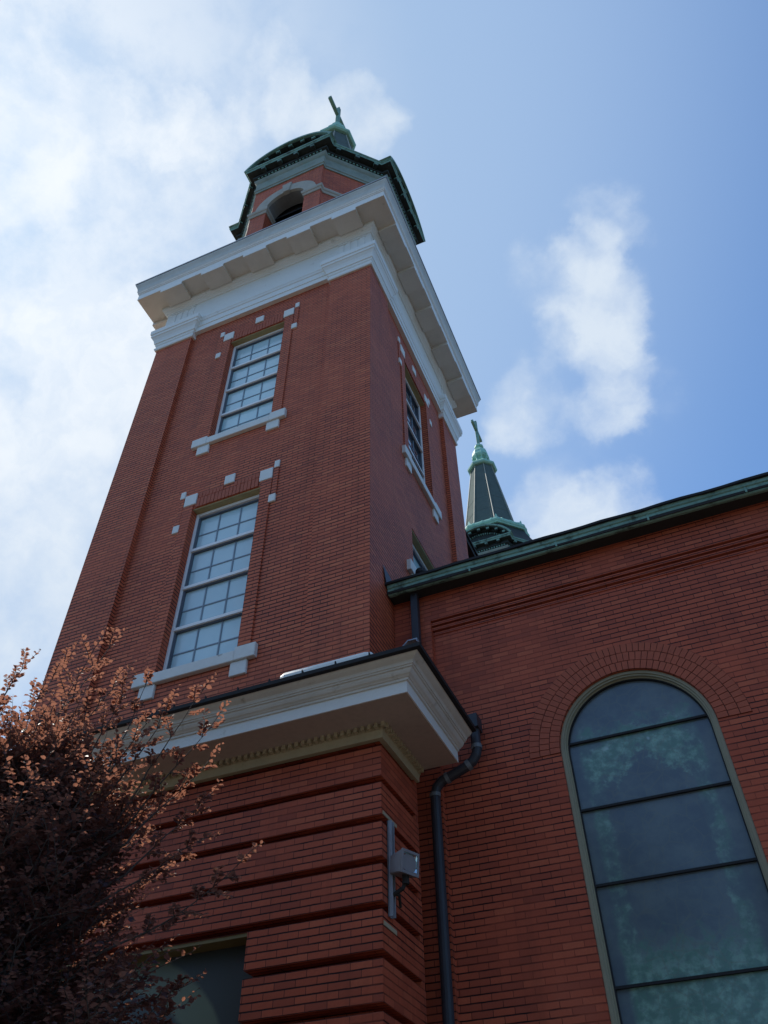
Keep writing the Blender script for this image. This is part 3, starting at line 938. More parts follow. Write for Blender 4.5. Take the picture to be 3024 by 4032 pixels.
# rolled ridge round the foot of the spire
rl = MB()
ZR, RR = 26.90, 0.165
circ = [(RR * math.cos(2 * PI * k / 12), ZR + RR * math.sin(2 * PI * k / 12)) for k in range(12)]
rl.sweep(octo(1.60), circ)
oc = octo(1.60)
for i in range(8):
    a, b_ = Vector(oc[i]), Vector(oc[(i + 1) % 8])
    for t in (0.17, 0.5, 0.83):
        p_ = a.lerp(b_, t)
        u = (b_ - a).normalized() * 0.035
        rl.tube([(p_.x - u.x, p_.y - u.y, ZR), (p_.x + u.x, p_.y + u.y, ZR)], RR + 0.022, 12)
rl.sweep(octo(1.60), [(-0.05, 26.70), (0.10, 26.70), (0.13, 26.76), (0.06, 26.80), (-0.05, 26.82)])
roll = obj('ridge_roll', rl, M['copper_bright'], tower)
for (x, y) in oc:
    r_ = Vector((x - CX, y - CY)).normalized()
    t_ = Vector((-r_.y, r_.x))
    ac = MB()
    bx, by = x - r_.x * 0.02, y - r_.y * 0.02
    outline = [(-0.085, 0.06), (0.085, 0.06), (0.11, 0.20), (0.06, 0.24), (0.035, 0.36), (0, 0.44), (-0.035, 0.36), (-0.06, 0.24), (-0.11, 0.20)]
    fr = [(bx + t_.x * a + r_.x * 0.03, by + t_.y * a + r_.y * 0.03, ZR + h) for a, h in outline]
    bk_ = [(bx + t_.x * a - r_.x * 0.03, by + t_.y * a - r_.y * 0.03, ZR + h) for a, h in outline]
    ac.face(fr)
    ac.face(list(reversed(bk_)))
    for k in range(len(outline)):
        j = (k + 1) % len(outline)
        ac.face([fr[k], bk_[k], bk_[j], fr[j]])
    obj('acroterion', ac, M['copper_bright'], roll)
# spire
sp = MB()
ZB, ZT, RB, RT = 26.7, 32.35, 1.33, 0.545
cc = math.cos(PI / 8)
sp.lathe(CX, CY, [(RB / cc, ZB), (RT / cc, ZT)])
spire = obj('spire', sp, M['slate'], tower)
ob, ot = octo(RB), octo(RT)
hp = MB()
for i in range(8):
    a, b_ = Vector((*ob[i], ZB)), Vector((*ot[i], ZT))
    hp.tube([a, b_], [0.030, 0.024], 6)
obj('hip_seam', hp, M['hip'], spire)
sm = MB()
for i in range(8):
    j = (i + 1) % 8
    for t in (0.12, 0.30, 0.48):
        a = Vector((*ob[i], ZB)).lerp(Vector((*ot[i], ZT)), t)
        b_ = Vector((*ob[j], ZB)).lerp(Vector((*ot[j], ZT)), t)
        sm.tube([a, b_], 0.008, 4)
    for (s0, t1) in ((0.12, 1.0), (0.88, 1.0)):
        a = Vector((*ob[i], ZB)).lerp(Vector((*ob[j], ZB)), s0)
        b_ = Vector((*ot[i], ZT)).lerp(Vector((*ot[j], ZT)), s0)
        sm.tube([a, b_], 0.010, 4)
obj('sheet_seam', sm, M['slate'], spire)
rg = MB()
rg.sweep(octo(RT), [(-0.05, 32.28), (0.11, 32.28), (0.17, 32.33), (0.19, 32.42), (0.15, 32.50), (0.05, 32.56), (-0.05, 32.62)])
rg.lathe(CX, CY, [(0.60, 32.55), (0.42, 32.66), (0.36, 32.70)])
obj('spire_collar', rg, M['copper_bright'], spire)
fn = MB()
fn.lathe(CX, CY, [(0.26, 32.66), (0.22, 32.80), (0.20, 33.02), (0.26, 33.18), (0.40, 33.30), (0.47, 33.42), (0.44, 33.50), (0.42, 33.70), (0.36, 33.88), (0.20, 34.02), (0.17, 34.08), (0.17, 34.16), (0.25, 34.22), (0.25, 34.32), (0.19, 34.40), (0.10, 34.44)])
for k in range(8):
    a = 2 * PI * (k + 0.5) / 8
    dx, dy = math.cos(a), math.sin(a)
    fn.tube([(CX + dx * 0.40, CY + dy * 0.40, 32.68), (CX + dx * 0.44, CY + dy * 0.44, 32.78), (CX + dx * 0.34, CY + dy * 0.34, 32.92), (CX + dx * 0.33, CY + dy * 0.33, 33.08), (CX + dx * 0.43, CY + dy * 0.43, 33.26), (CX + dx * 0.44, CY + dy * 0.44, 33.40)],
            [0.045, 0.06, 0.045, 0.045, 0.055, 0.03], 6)
finial = obj('finial', fn, M['copper_bright'], spire)
cr = MB()
ct = 0.075
cr.box(CX - ct, CX + ct, CY - ct, CY + ct, 34.40, 36.55)
cr.box(CX - ct + 0.004, CX + ct - 0.004, CY + ct, CY + 0.80, 35.62, 35.80)
cr.box(CX - ct + 0.004, CX + ct - 0.004, CY - 0.80, CY - ct, 35.62, 35.80)
obj('cross', cr, M['copper'], tower, bevel=0.012)

# ------------------------------------------------------------------ twin tower behind (copies of the parts that rise above the nave)
twin = thing('bell_tower', 'far bell tower showing its dark copper spire and green cross above the nave eave', 'bell tower', (-6.0, 28.17, GZ), 'twin bell towers of the church')


def copy_tree(o, parent):
    c = o.copy()
    COL.objects.link(c)
    c.parent = parent
    for ch in list(o.children):
        copy_tree(ch, c)


for ch in list(tower.children):
    copy_tree(ch, twin)

# ------------------------------------------------------------------ base of the near tower
BX0, BX1, BY0, BY1 = -8.94, -2.98, 7.023, 8.05
bs = MB()
GR = 0.17
OP0, OP1, OPZ = -7.57, -4.36, 2.79
CRS = 0.0677
zb = 4.0802
bands = []
while zb > GZ - 0.5:
    bands.append((zb, zb + 5 * CRS))
    zb -= 6 * CRS
bands = [(max(a, GZ - 0.1), b_) for a, b_ in bands if b_ > GZ]


def solid(x0, x1, z0, z1, g_):
    """masonry in plan with the doorway cut out, inset by g_"""
    X0, X1 = x0 + g_, x1 - g_
    if z1 <= OPZ + 0.001:
        bs.box(X0, OP0, BY0 + g_, BY1 - g_ * 0.02, z0, z1)
        bs.box(OP1, X1, BY0 + g_, BY1 - g_ * 0.02, z0, z1)
    else:
        bs.box(X0, X1, BY0 + g_, BY1 - g_ * 0.02, z0, z1)


for a, b_ in bands:
    if a < OPZ < b_:
        solid(BX0, BX1, OPZ, b_, 0)
        solid(BX0, BX1, a, OPZ, 0)
    else:
        solid(BX0, BX1, a, b_, 0)
    solid(BX0, BX1, b_, b_ + CRS, GR)
solid(BX0, BX1, 4.4872, 4.70, 0.02)
# plain quoin strip closing the grooves by the nave, and the body behind
bs.box(-3.25, BX1 - 0.003, 7.97, BY1 - 0.004, GZ - 0.1, 4.60)
bs.box(-8.80, -3.16, BY1 - 0.003, 13.2, GZ - 0.1, 4.95)
obj('base_wall', bs, M['brick_nave'], tower, uv=True)
q = MB()
q.box(OP0, OP1, BY0 + 0.01, BY0 + 0.20, OPZ - 0.035, OPZ - 0.002)
obj('door_lintel', q, M['olive_dark'], tower)
q = MB()
q.box(OP0, OP1, BY0 + 0.20, BY0 + 0.26, GZ, OPZ)
door = obj('doorway', q, M['porch'], tower)
q = MB()
q.box(-6.01, -5.91, BY0 + 0.17, BY0 + 0.20, GZ, 0.75)
q.box(OP0, OP0 + 0.12, BY0 + 0.16, BY0 + 0.20, GZ, 0.8)
q.box(OP1 - 0.12, OP1, BY0 + 0.16, BY0 + 0.20, GZ, 0.8)
q.box(OP0 + 0.12, OP1 - 0.12, BY0 + 0.16, BY0 + 0.20, 0.65, 0.78)
obj('door_frame', q, M['soffit_dark'], door)
BP = [(BX0, BY1), (BX0, BY0), (BX1, BY0), (BX1, BY1)]
c = MB()
c.sweep(BP, [(-0.03, 4.486), (0.030, 4.486), (0.034, 4.53), (0.040, 4.56), (0.05, 4.60), (0.055, 4.628), (-0.03, 4.628)], closed=False)
obj('base_frieze', c, M['cream_old'], tower)
c = MB()
F = Frame((BX0, BY0, 0), (1, 0, 0), (0, -1, 0))
k = 0
c.sweep(BP, [(0.036, 4.572), (0.052, 4.572), (0.052, 4.6235), (0.036, 4.6235)], closed=False)
u = 0.0
while u < 5.96 + 0.1:
    c.fbox(F, u, u + 0.038, 4.575, 4.631, 0.045, 0.105)
    u += 0.078
F = Frame((BX1, BY0, 0), (0, 1, 0), (1, 0, 0))
u = -0.06
while u < 0.98:
    c.fbox(F, u, u + 0.038, 4.575, 4.631, 0.045, 0.105)
    u += 0.078
obj('dentil_row', c, M['cream_old'], tower)
c = MB()
c.sweep(BP, [(-0.03, 4.630), (0.503, 4.632), (0.505, 4.752), (0.528, 4.755), (0.530, 4.778), (0.543, 4.782), (0.552, 4.792), (0.572, 4.804), (0.588, 4.826), (0.596, 4.846), (0.612, 4.850), (0.614, 4.866),
             (0.626, 4.868), (0.630, 4.884), (0.640, 4.900), (0.660, 4.912), (0.680, 4.926), (0.694, 4.945), (0.705, 4.948), (-0.03, 4.96)], closed=False)
bc = obj('base_cornice', c, M['cream_grey'], tower)
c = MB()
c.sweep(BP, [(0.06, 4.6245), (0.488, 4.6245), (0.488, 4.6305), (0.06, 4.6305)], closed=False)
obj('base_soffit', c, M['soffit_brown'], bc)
c = MB()
c.sweep(BP, [(0.493, 4.623), (0.509, 4.623), (0.509, 4.7535), (0.500, 4.7535)], closed=False)
obj('fascia', c, M['white'], bc)
c = MB()
c.sweep(BP, [(-0.03, 4.962), (0.70, 4.951), (0.752, 4.955), (0.755, 4.998), (0.70, 5.004), (0.0, 5.12), (-0.6, 5.30), (-0.6, 5.0)], closed=False)
obj('base_roof', c, M['black'], tower)
for (x, y) in [(-8.2, 6.38), (-7.75, 6.38), (-7.3, 6.38), (-6.87, 6.38), (-6.45, 6.38), (-6.04, 6.38), (-5.63, 6.38), (-5.22, 6.38), (-4.81, 6.38), (-4.40, 6.38), (-4.01, 6.38), (-3.61, 6.38), (-3.22, 6.38), (-2.83, 6.38)]:
    q = MB()
    pts = [(y - 0.02, 4.99), (y + 0.16, 5.02), (y - 0.02, 5.11)]
    fr = [(x, a, b_) for a, b_ in pts]
    bk_ = [(x + 0.012, a, b_) for a, b_ in pts]
    q.face(fr)
    q.face(list(reversed(bk_)))
    for k in range(3):
        j = (k + 1) % 3
        q.face([fr[k], bk_[k], bk_[j], fr[j]])
    obj('snow_guard', q, M['black'], tower)
# downpipe of the base roof, in the corner against the nave
dp = MB()
PY = 8.19
cl_ = [(-2.285, PY, 5.16), (-2.285, PY, 4.92), (-2.28, PY, 4.82), (-2.30, PY, 4.74), (-2.345, PY, 4.68), (-2.41, PY, 4.635), (-2.62, PY, 4.555), (-2.73, PY, 4.52), (-2.79, PY, 4.46), (-2.818, PY, 4.38), (-2.818, PY, 3.0), (-2.818, PY, GZ)]
dp.tube(cl_, 0.057, 14)
dp.box(-2.39, -2.22, PY - 0.09, PY + 0.10, 5.06, 5.23)
pipe = obj('downpipe', dp, M['pipe_dark'], tower, smooth=False)
cb = MB()
for (a, b_) in (((-2.284, PY, 4.865), (-2.281, PY, 4.815)), ((-2.375, PY, 4.655), (-2.42, PY, 4.632)), ((-2.64, PY, 4.549), (-2.68, PY, 4.536)), ((-2.818, PY, 4.385), (-2.818, PY, 4.345))):
    cb.tube([a, b_], 0.064, 14)
obj('pipe_collar', cb, M['pipe_worn'], pipe)

# ------------------------------------------------------------------ nave
nave = thing('church_nave', 'red brick nave wall with copper gutter and tall arched stained glass window', 'church', (3.0, 19.0, GZ))
NY = 8.30
PYN = 8.38
NX0, NX1 = -3.30, 12.0
PX0 = -2.775
CXW, RW, ZW = -0.525, 0.85, 4.655
WB = 0.10
nw = MB()
Fn = Frame((0, PYN, 0), (1, 0, 0), (0, -1, 0))
P = Fn.p
# panel plane with arched opening
XL, XR = CXW - 1.35, CXW + 1.35
nw.quad(Fn, PX0 - 0.02, XL, GZ - 0.1, 6.72, 0)
nw.quad(Fn, XR, NX1, GZ - 0.1, 6.72, 0)
nw.quad(Fn, XL, XR, GZ - 0.1, WB, 0)
seg = 40
pts = [(CXW - RW * math.cos(PI * k / seg), ZW + RW * math.sin(PI * k / seg)) for k in range(seg + 1)]
nw.face([P(XL, WB), P(CXW - RW, WB), P(CXW - RW, ZW), P(XL, ZW)])
nw.face([P(CXW + RW, WB), P(XR, WB), P(XR, ZW), P(CXW + RW, ZW)])
nw.face([P(XL, ZW), P(CXW - RW, ZW), P(XL, 6.72)])
nw.face([P(CXW + RW, ZW), P(XR, ZW), P(XR, 6.72)])
for a, b_ in zip(pts, pts[1:]):
    ta = CXW + (a[0] - CXW) * 1.35 / RW
    tb = CXW + (b_[0] - CXW) * 1.35 / RW
    nw.face([P(*a), P(*b_), P(tb, 6.72), P(ta, 6.72)])
    nw.face([P(*a, -0.25), P(*b_, -0.25), P(*b_), P(*a)])
nw.face([P(CXW - RW, WB), P(CXW - RW, WB, -0.25), P(CXW - RW, ZW, -0.25), P(CXW - RW, ZW)])
nw.face([P(CXW + RW, WB, -0.25), P(CXW + RW, WB), P(CXW + RW, ZW), P(CXW + RW, ZW, -0.25)])
# pier by the tower, corbelled head of the panel, wall above
nw.box(NX0, PX0, NY, NY + 0.3, GZ - 0.1, 6.905)
for k in range(3):
    nw.box(PX0, NX1, NY + 0.022 * (k + 1), NY + 0.3, 6.905 - CRS * (k + 1), 6.905 - CRS * k - 0.024)
nw.box(NX0, NX1, NY - 0.0, NY + 0.3, 6.905, 7.42)
nw.box(NX0, NX1, NY + 0.35, 29.9, GZ - 0.1, 7.30)
obj('wall', nw, M['brick_nave'], nave, uv=True)
cj = MB()
for k in range(3):
    cj.box(PX0 + 0.001, NX1, NY + 0.11 + 0.022 * k, NY + 0.2, 6.904 - CRS * k - 0.026, 6.904 - CRS * k)
obj('corbel_shade_strip', cj, M['joint'], nave)  # dark strips in joint colour stand in for the overhang shadow of each course
# ringed brick arch, each brick modelled
ra = MB()
for ring in range(3):
    r0 = RW + 0.004 + ring * 0.118
    r1 = r0 + 0.110
    nn = int(PI * (r0 + r1) / 2 / 0.069)
    for k in range(nn):
        t0 = PI * k / nn
        t1 = PI * (k + 1) / nn
        gp = 0.0035 / r0
        c4 = []
        jit = random.uniform(-0.002, 0.003)
        for (r, t) in ((r0, t0 + gp), (r1, t0 + gp), (r1, t1 - gp), (r0, t1 - gp)):
            c4.append((CXW + r * math.cos(t), ZW + r * math.sin(t)))
        ra.hexa([P(*q_, -0.03) for q_ in c4] + [P(*q_, 0.012 + jit) for q_ in c4], 0)
for k in range(seg):
    t0, t1 = PI * k / seg, PI * (k + 1) / seg
    c4 = [(CXW + r * math.cos(t), ZW + r * math.sin(t)) for r, t in ((RW + 0.002, t0), (RW + 0.355, t0), (RW + 0.355, t1), (RW + 0.002, t1))]
    ra.hexa([P(*q_, -0.03) for q_ in c4] + [P(*q_, 0.005) for q_ in c4], 1)
obj('brick_arch', ra, [M['rowlock'], M['joint']], nave)
# arched window
def arch_ring(mb, r0, r1, d0, d1, z0, mi=0):
    seg = 40
    out = []
    for r in (r0, r1):
        a = [(CXW - r, z0)] + [(CXW - r * math.cos(PI * k / seg), ZW + r * math.sin(PI * k / seg)) for k in range(seg + 1)] + [(CXW + r, z0)]
        out.append(a)
    for k in range(len(out[0]) - 1):
        a, b_ = out[0][k], out[0][k + 1]
        c_, e_ = out[1][k + 1], out[1][k]
        mb.hexa([P(*a, d0), P(*b_, d0), P(*c_, d0), P(*e_, d0), P(*a, d1), P(*b_, d1), P(*c_, d1), P(*e_, d1)], mi)


fr = MB()
arch_ring(fr, RW - 0.035, RW - 0.001, -0.20, -0.030, WB)
arch_ring(fr, RW - 0.055, RW - 0.035, -0.20, -0.050, WB)
arch_ring(fr, RW - 0.070, RW - 0.055, -0.20, -0.085, WB)
fr.fbox(Fn, CXW - RW, CXW + RW, WB, WB + 0.09, -0.20, -0.01)
aw = obj('arched_window', fr, M['frame_olive'], nave)
gl = MB()
r = RW - 0.06
bars = [4.79, 4.01, 3.23, 2.32, 1.45, 0.75]
edges = [WB + 0.05] + list(reversed(bars))
for a, b_ in zip(edges, edges[1:]):
    gp_ = MB()
    if b_ > ZW:
        # this band runs into the arch: build with the curved sides
        w2_ = math.sqrt(max(r * r - (b_ - ZW) ** 2, 0))
        gp_.face([P(CXW - r, a, -0.13), P(CXW + r, a, -0.13), P(CXW + r, ZW, -0.13), P(CXW + w2_, b_, -0.13), P(CXW - w2_, b_, -0.13), P(CXW - r, ZW, -0.13)])
    else:
        gp_.fbox(Fn, CXW - r, CXW + r, a, b_, -0.14, -0.13)
    obj('glass_panel', gp_, M['stained'], aw, uv=True)
gp_ = MB()
t00 = math.asin((bars[0] - ZW) / r)
gp_.face([P(CXW + r * math.cos(t00 + (PI - 2 * t00) * k / 30), ZW + r * math.sin(t00 + (PI - 2 * t00) * k / 30), -0.13) for k in range(31)])
obj('glass_panel', gp_, M['stained'], aw, uv=True)
for z in bars:
    hw = r if z < ZW else math.sqrt(r * r - (z - ZW) ** 2)
    q = MB()
    q.fbox(Fn, CXW - hw, CXW + hw, z - 0.014, z + 0.010, -0.128, -0.095)
    obj('glazing_bar', q, M['black'], aw)
q = MB()
arch_ring(q, RW - 0.082, RW - 0.069, -0.128, -0.092, WB)
obj('glazing_gasket', q, M['black'], aw)
# eave: dark soffit, copper gutter face, roof edge
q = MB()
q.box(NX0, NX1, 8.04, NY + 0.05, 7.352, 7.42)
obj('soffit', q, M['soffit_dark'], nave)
q = MB()
GP = [(8.075, 7.335), (8.055, 7.345), (8.052, 7.385), (8.040, 7.392), (8.036, 7.430), (8.018, 7.440), (8.010, 7.470), (8.000, 7.476), (8.04, 7.50), (8.12, 7.50), (8.12, 7.345)]
x0, x1 = -3.285, NX1
nseg = 24
prev = None
for k in range(nseg + 1):
    x = x0 + (x1 - x0) * k / nseg
    dz = 0.008 * math.sin(k * 1.3) + 0.004 * math.sin(k * 3.1)
    ring = [(x, y, z + dz) for y, z in GP]
    if prev:
        for a in range(len(GP)):
            b_ = (a + 1) % len(GP)
            q.face([prev[a], ring[a], ring[b_], prev[b_]])
    prev = ring
q.face([(x0, y, z) for y, z in reversed(GP)])
for k in range(1, 14):
    x = x0 + 1.2 * k
    if x < x1:
        q.box(x - 0.012, x + 0.012, 8.030, 8.06, 7.348, 7.44)
obj('gutter', q, M['copper_gutter'], nave)
q = MB()
prev = None
RP = [(8.02, 7.478), (7.975, 7.480), (7.970, 7.512), (8.2, 7.60), (8.2, 7.478)]
for k in range(61):
    x = x0 - 0.02 + (x1 - x0) * k / 60
    dz = 0.006 * math.sin(k * 1.7) + 0.006 * random.random()
    ring = [(x, y, z + dz) for y, z in RP]
    if prev:
        for a in range(len(RP)):
            b_ = (a + 1) % len(RP)
            q.face([prev[a], ring[a], ring[b_], prev[b_]])
    prev = ring
obj('roof_edge', q, M['black'], nave)
q = MB()
RZ = 13.6
q.face([(NX0, 8.15, 7.56), (NX1, 8.15, 7.56), (NX1, 19.1, RZ), (NX0, 19.1, RZ)])
q.face([(NX0, 19.1, RZ), (NX1, 19.1, RZ), (NX1, 30.0, 7.56), (NX0, 30.0, 7.56)])
obj('roof', q, M['shingle'], nave)
q = MB()
q.face([(NX1, 8.3, 7.3), (NX1, 29.9, 7.3), (NX1, 19.1, RZ)])
obj('gable', q, M['brick_nave'], nave, uv=True)
# narthex block between the towers with its overhanging eave
q = MB()
q.box(-8.4, -3.62, 12.74, 25.55, GZ, 12.95)
obj('narthex_wall', q, M['brick_nave'], nave, uv=True)
q = MB()
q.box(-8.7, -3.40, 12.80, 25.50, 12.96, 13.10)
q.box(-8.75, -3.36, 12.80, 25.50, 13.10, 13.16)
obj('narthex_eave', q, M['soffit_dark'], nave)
# square downpipe from the nave gutter, with its shoe
q = MB()
q.box(-3.005, -2.905, 8.16, 8.26, 6.30, 7.45)
nd = obj('downpipe', q, M['pipe_dark'], nave, bevel=0.008)
q = MB()
q.hexa([(-3.05, 7.92, 6.315), (-3.04, 7.92, 6.305), (-3.04, 8.14, 6.305), (-3.05, 8.14, 6.315), (-2.972, 7.92, 6.392), (-2.962, 7.92, 6.382), (-2.962, 8.14, 6.382), (-2.972, 8.14, 6.392)])
q.box(-2.965, -2.845, 7.92, 8.15, 6.370, 6.388)
q.box(-2.855, -2.845, 7.92, 8.15, 6.335, 6.370)
q.box(-3.02, -2.90, 8.12, 8.27, 6.25, 6.36)
obj('pipe_shoe', q, M['steel'], nd)
q = MB()
q.face([(-3.29, 7.90, 7.80), (-3.285, 8.24, 7.72), (-3.27, 8.22, 7.50), (-3.275, 7.97, 7.50)])
q.face([(-3.275, 7.97, 7.50), (-3.27, 8.22, 7.50), (-3.20, 8.22, 7.49), (-3.205, 7.97, 7.49)])
obj('kickout_flashing', q, M['pipe_dark'], nave)
q = MB()
q.tube([(-2.97, 8.6, 7.7), (-2.97, 8.6, 8.04)], 0.06, 12)
q.tube([(-2.97, 8.6, 8.03), (-2.97, 8.6, 8.06), (-2.97, 8.6, 8.13), (-2.97, 8.6, 8.16)], [0.075, 0.095, 0.085, 0.05], 12)
obj('roof_vent', q, M['black'], nave)

# ------------------------------------------------------------------ floodlight on its strut
fl = thing('floodlight', 'grey box floodlight with clear lens on a steel strut at the tower base corner', 'floodlight', (-2.95, 7.18, 3.2))
q = MB()
q.box(-2.968, -2.925, 7.145, 7.160, 2.76, 3.655)
q.box(-2.968, -2.925, 7.200, 7.215, 2.76, 3.655)
q.box(-2.972, -2.962, 7.145, 7.215, 2.76, 3.655)
obj('strut', q, M['steel'], fl)
q = MB()
q.box(-2.99, -2.973, 7.05, 7.40, 3.685, 3.72)
obj('shim', q, M['ply'], fl)
q = MB()
q.box(-2.99, -2.973, 7.05, 7.35, 2.66, 2.70)
obj('shim', q, M['ply'], fl)
th = math.radians(66)
eu = Vector((math.cos(th), math.sin(th), 0))
nn_ = Vector((math.sin(th), -math.cos(th), 0))        # lens side faces away from the wall
tilt = 0.10
nf = (nn_ - Vector((0, 0, tilt))).normalized()
up = nf.cross(eu).normalized()
if up.z < 0:
    up = -up
C0 = Vector((-2.745, 7.13, 3.195))


def lp(a, b_, c_):
    return tuple(C0 + eu * a + up * b_ + nf * c_)


q = MB()
w_, h_ = 0.110, 0.104
q.hexa([lp(-w_ * 0.8, -h_ * 0.8, -0.18), lp(w_ * 0.8, -h_ * 0.8, -0.18), lp(w_, -h_, -0.0), lp(-w_, -h_, -0.0), lp(-w_ * 0.8, h_ * 0.8, -0.18), lp(w_ * 0.8, h_ * 0.8, -0.18), lp(w_, h_, -0.0), lp(-w_, h_, -0.0)])
obj('housing', q, M['lamp_body'], fl, bevel=0.008)
q = MB()
for (a0, a1, b0, b1) in ((-w_, w_, h_ - 0.02, h_ + 0.004), (-w_, w_, -h_ - 0.004, -h_ + 0.02), (-w_, -w_ + 0.02, -h_ + 0.02, h_ - 0.02), (w_ - 0.02, w_, -h_ + 0.02, h_ - 0.02)):
    q.hexa([lp(a0, b0, 0.001), lp(a1, b0, 0.001), lp(a1, b1, 0.001), lp(a0, b1, 0.001), lp(a0, b0, 0.016), lp(a1, b0, 0.016), lp(a1, b1, 0.016), lp(a0, b1, 0.016)])
obj('bezel', q, M['lamp_body'], fl)
q = MB()
ng = 10
grid = [[lp(-w_ * 0.86 + 2 * w_ * 0.86 * i / ng, -h_ * 0.84 + 2 * h_ * 0.84 * j / ng, 0.010 - 0.05 * math.cos((i / ng - 0.5) * PI) * math.cos((j / ng - 0.5) * PI)) for i in range(ng + 1)] for j in range(ng + 1)]
for j in range(ng):
    for i in range(ng):
        q.face([grid[j][i], grid[j][i + 1], grid[j + 1][i + 1], grid[j + 1][i]])
mref, Tm, bm_, om = new_mat('lamp_reflector')
setc(Tm, bm_, 'Base Color', (0.50, 0.55, 0.57))
bm_.inputs['Metallic'].default_value = 0.9
bm_.inputs['Roughness'].default_value = 0.18
obj('reflector', q, mref, fl, smooth=True)
q = MB()
q.tube([(-2.80, 7.16, 3.06), (-2.83, 7.16, 2.99), (-2.93, 7.17, 2.95)], 0.020, 8)
q.tube([(-2.80, 7.16, 3.12), (-2.80, 7.16, 3.02)], 0.035, 8)
q.tube([(-2.93, 7.17, 2.96), (-2.90, 7.24, 2.965), (-2.93, 7.34, 2.90)], 0.014, 6)
obj('knuckle', q, M['soffit_dark'], fl)

# ------------------------------------------------------------------ white housing lying on the base roof
q = MB()
pts = []
y_, z_ = 6.72, 5.25
xs = [-4.06, -4.055, -4.03, -3.98, -3.0, -2.93, -2.895, -2.885]
hs = [0.03, 0.07, 0.105, 0.12, 0.115, 0.10, 0.06, 0.02]
prev = None
for x, h in zip(xs, hs):
    ring = [(x, y_ + math.copysign(abs(math.cos(a)) ** 0.6, math.cos(a)) * h * 0.9, z_ + math.copysign(abs(math.sin(a)) ** 0.6, math.sin(a)) * h) for a in [2 * PI * k / 20 for k in range(20)]]
    if prev:
        for a in range(20):
            b_ = (a + 1) % 20
            q.face([prev[a], ring[a], ring[b_], prev[b_]])
    else:
        q.face(list(reversed(ring)))
    prev = ring
q.face(prev)
for sx in (-3.8, -3.1):
    q.box(sx - 0.03, sx + 0.03, y_ - 0.04, y_ + 0.04, 4.99, z_ - 0.05)
lh = obj('light_housing', q, M['plastic_white'], None, smooth=False)
tag(lh, 'long white rounded plastic housing lying on the black roof edge of the tower base', 'light fixture')

# ------------------------------------------------------------------ copper beech
rng = np.random.default_rng(11)
tree = thing('copper_beech_tree', 'copper beech with dark purple leaves and sunlit orange tips in front of the tower base', 'tree', (-5.35, 4.75, GZ))
TX, TY = -5.35, 4.75
tm = MB()
trunk_pts = [(TX, TY, GZ), (TX + 0.02, TY + 0.02, -0.6), (TX - 0.03, TY + 0.05, 0.6), (TX + 0.04, TY, 1.9), (TX, TY + 0.03, 3.1), (TX - 0.05, TY + 0.05, 4.2)]
tm.tube(trunk_pts, [0.17, 0.14, 0.12, 0.095, 0.06, 0.02], 10)
leaf_pos, leaf_dir, leaf_nrm, leaf_sz = [], [], [], []


def twig(p0, d, L, r, nleaf, szs=1.0):
    """a curved twig with alternate leaves"""
    d = Vector(d).normalized()
    n_ = 5
    pts = [Vector(p0)]
    cur = d.copy()
    for k in range(n_):
        cur = (cur + Vector(rng.normal(0, 0.10, 3))).normalized()
        pts.append(pts[-1] + cur * (L / n_))
    tm.tube(pts, [r * (1 - 0.8 * k / n_) for k in range(n_ + 1)], 4, caps=False)
    side = cur.cross(Vector((0, 0, 1)))
    if side.length < 0.1:
        side = Vector((1, 0, 0))
    side.normalize()
    for k in range(nleaf):
        t = (k + 0.6) / nleaf
        f_ = t * n_
        i = min(int(f_), n_ - 1)
        q_ = pts[i].lerp(pts[i + 1], f_ - i)
        sg = 1 if k % 2 else -1
        ld = (side * sg * 0.9 + d * 0.55 + Vector(rng.normal(0, 0.25, 3))).normalized()
        leaf_pos.append(tuple(q_))
        leaf_dir.append(tuple(ld))
        nr = Vector((0, 0, 1)) + Vector(rng.normal(0, 0.45, 3))
        leaf_nrm.append(tuple(nr))
        leaf_sz.append((0.048 if k < nleaf - 2 else 0.033) * szs * rng.uniform(0.75, 1.2))
    return pts


def branch(p0, d, L, r, ntw, twL):
    d = Vector(d).normalized()
    n_ = 8
    pts = [Vector(p0)]
    cur = d.copy()
    for k in range(n_):
        cur = (cur + Vector(rng.normal(0, 0.07, 3)) + Vector((0, 0, 0.02))).normalized()
        pts.append(pts[-1] + cur * (L / n_))
    tm.tube(pts, [max(r * (1 - 0.85 * k / n_), 0.003) for k in range(n_ + 1)], 5, caps=False)
    for k in range(ntw):
        t = 0.18 + 0.82 * (k + rng.uniform(0, 1)) / ntw
        f_ = min(t, 0.999) * n_
        i = int(f_)
        q_ = pts[i].lerp(pts[i + 1], f_ - i)
        sg = 1 if k % 2 else -1
        axis = cur.cross(Vector((0, 0, 1))).normalized()
        dd = d * 0.8 + axis * sg * 0.9 + Vector((0, 0, rng.uniform(-0.25, 0.65)))
        twig(q_, dd, twL * rng.uniform(0.6, 1.15) * (1.1 - 0.5 * t), 0.005, int(13 + 7 * rng.uniform()))
    twig(pts[-1], cur, twL * 0.8, 0.004, 9)
    return pts


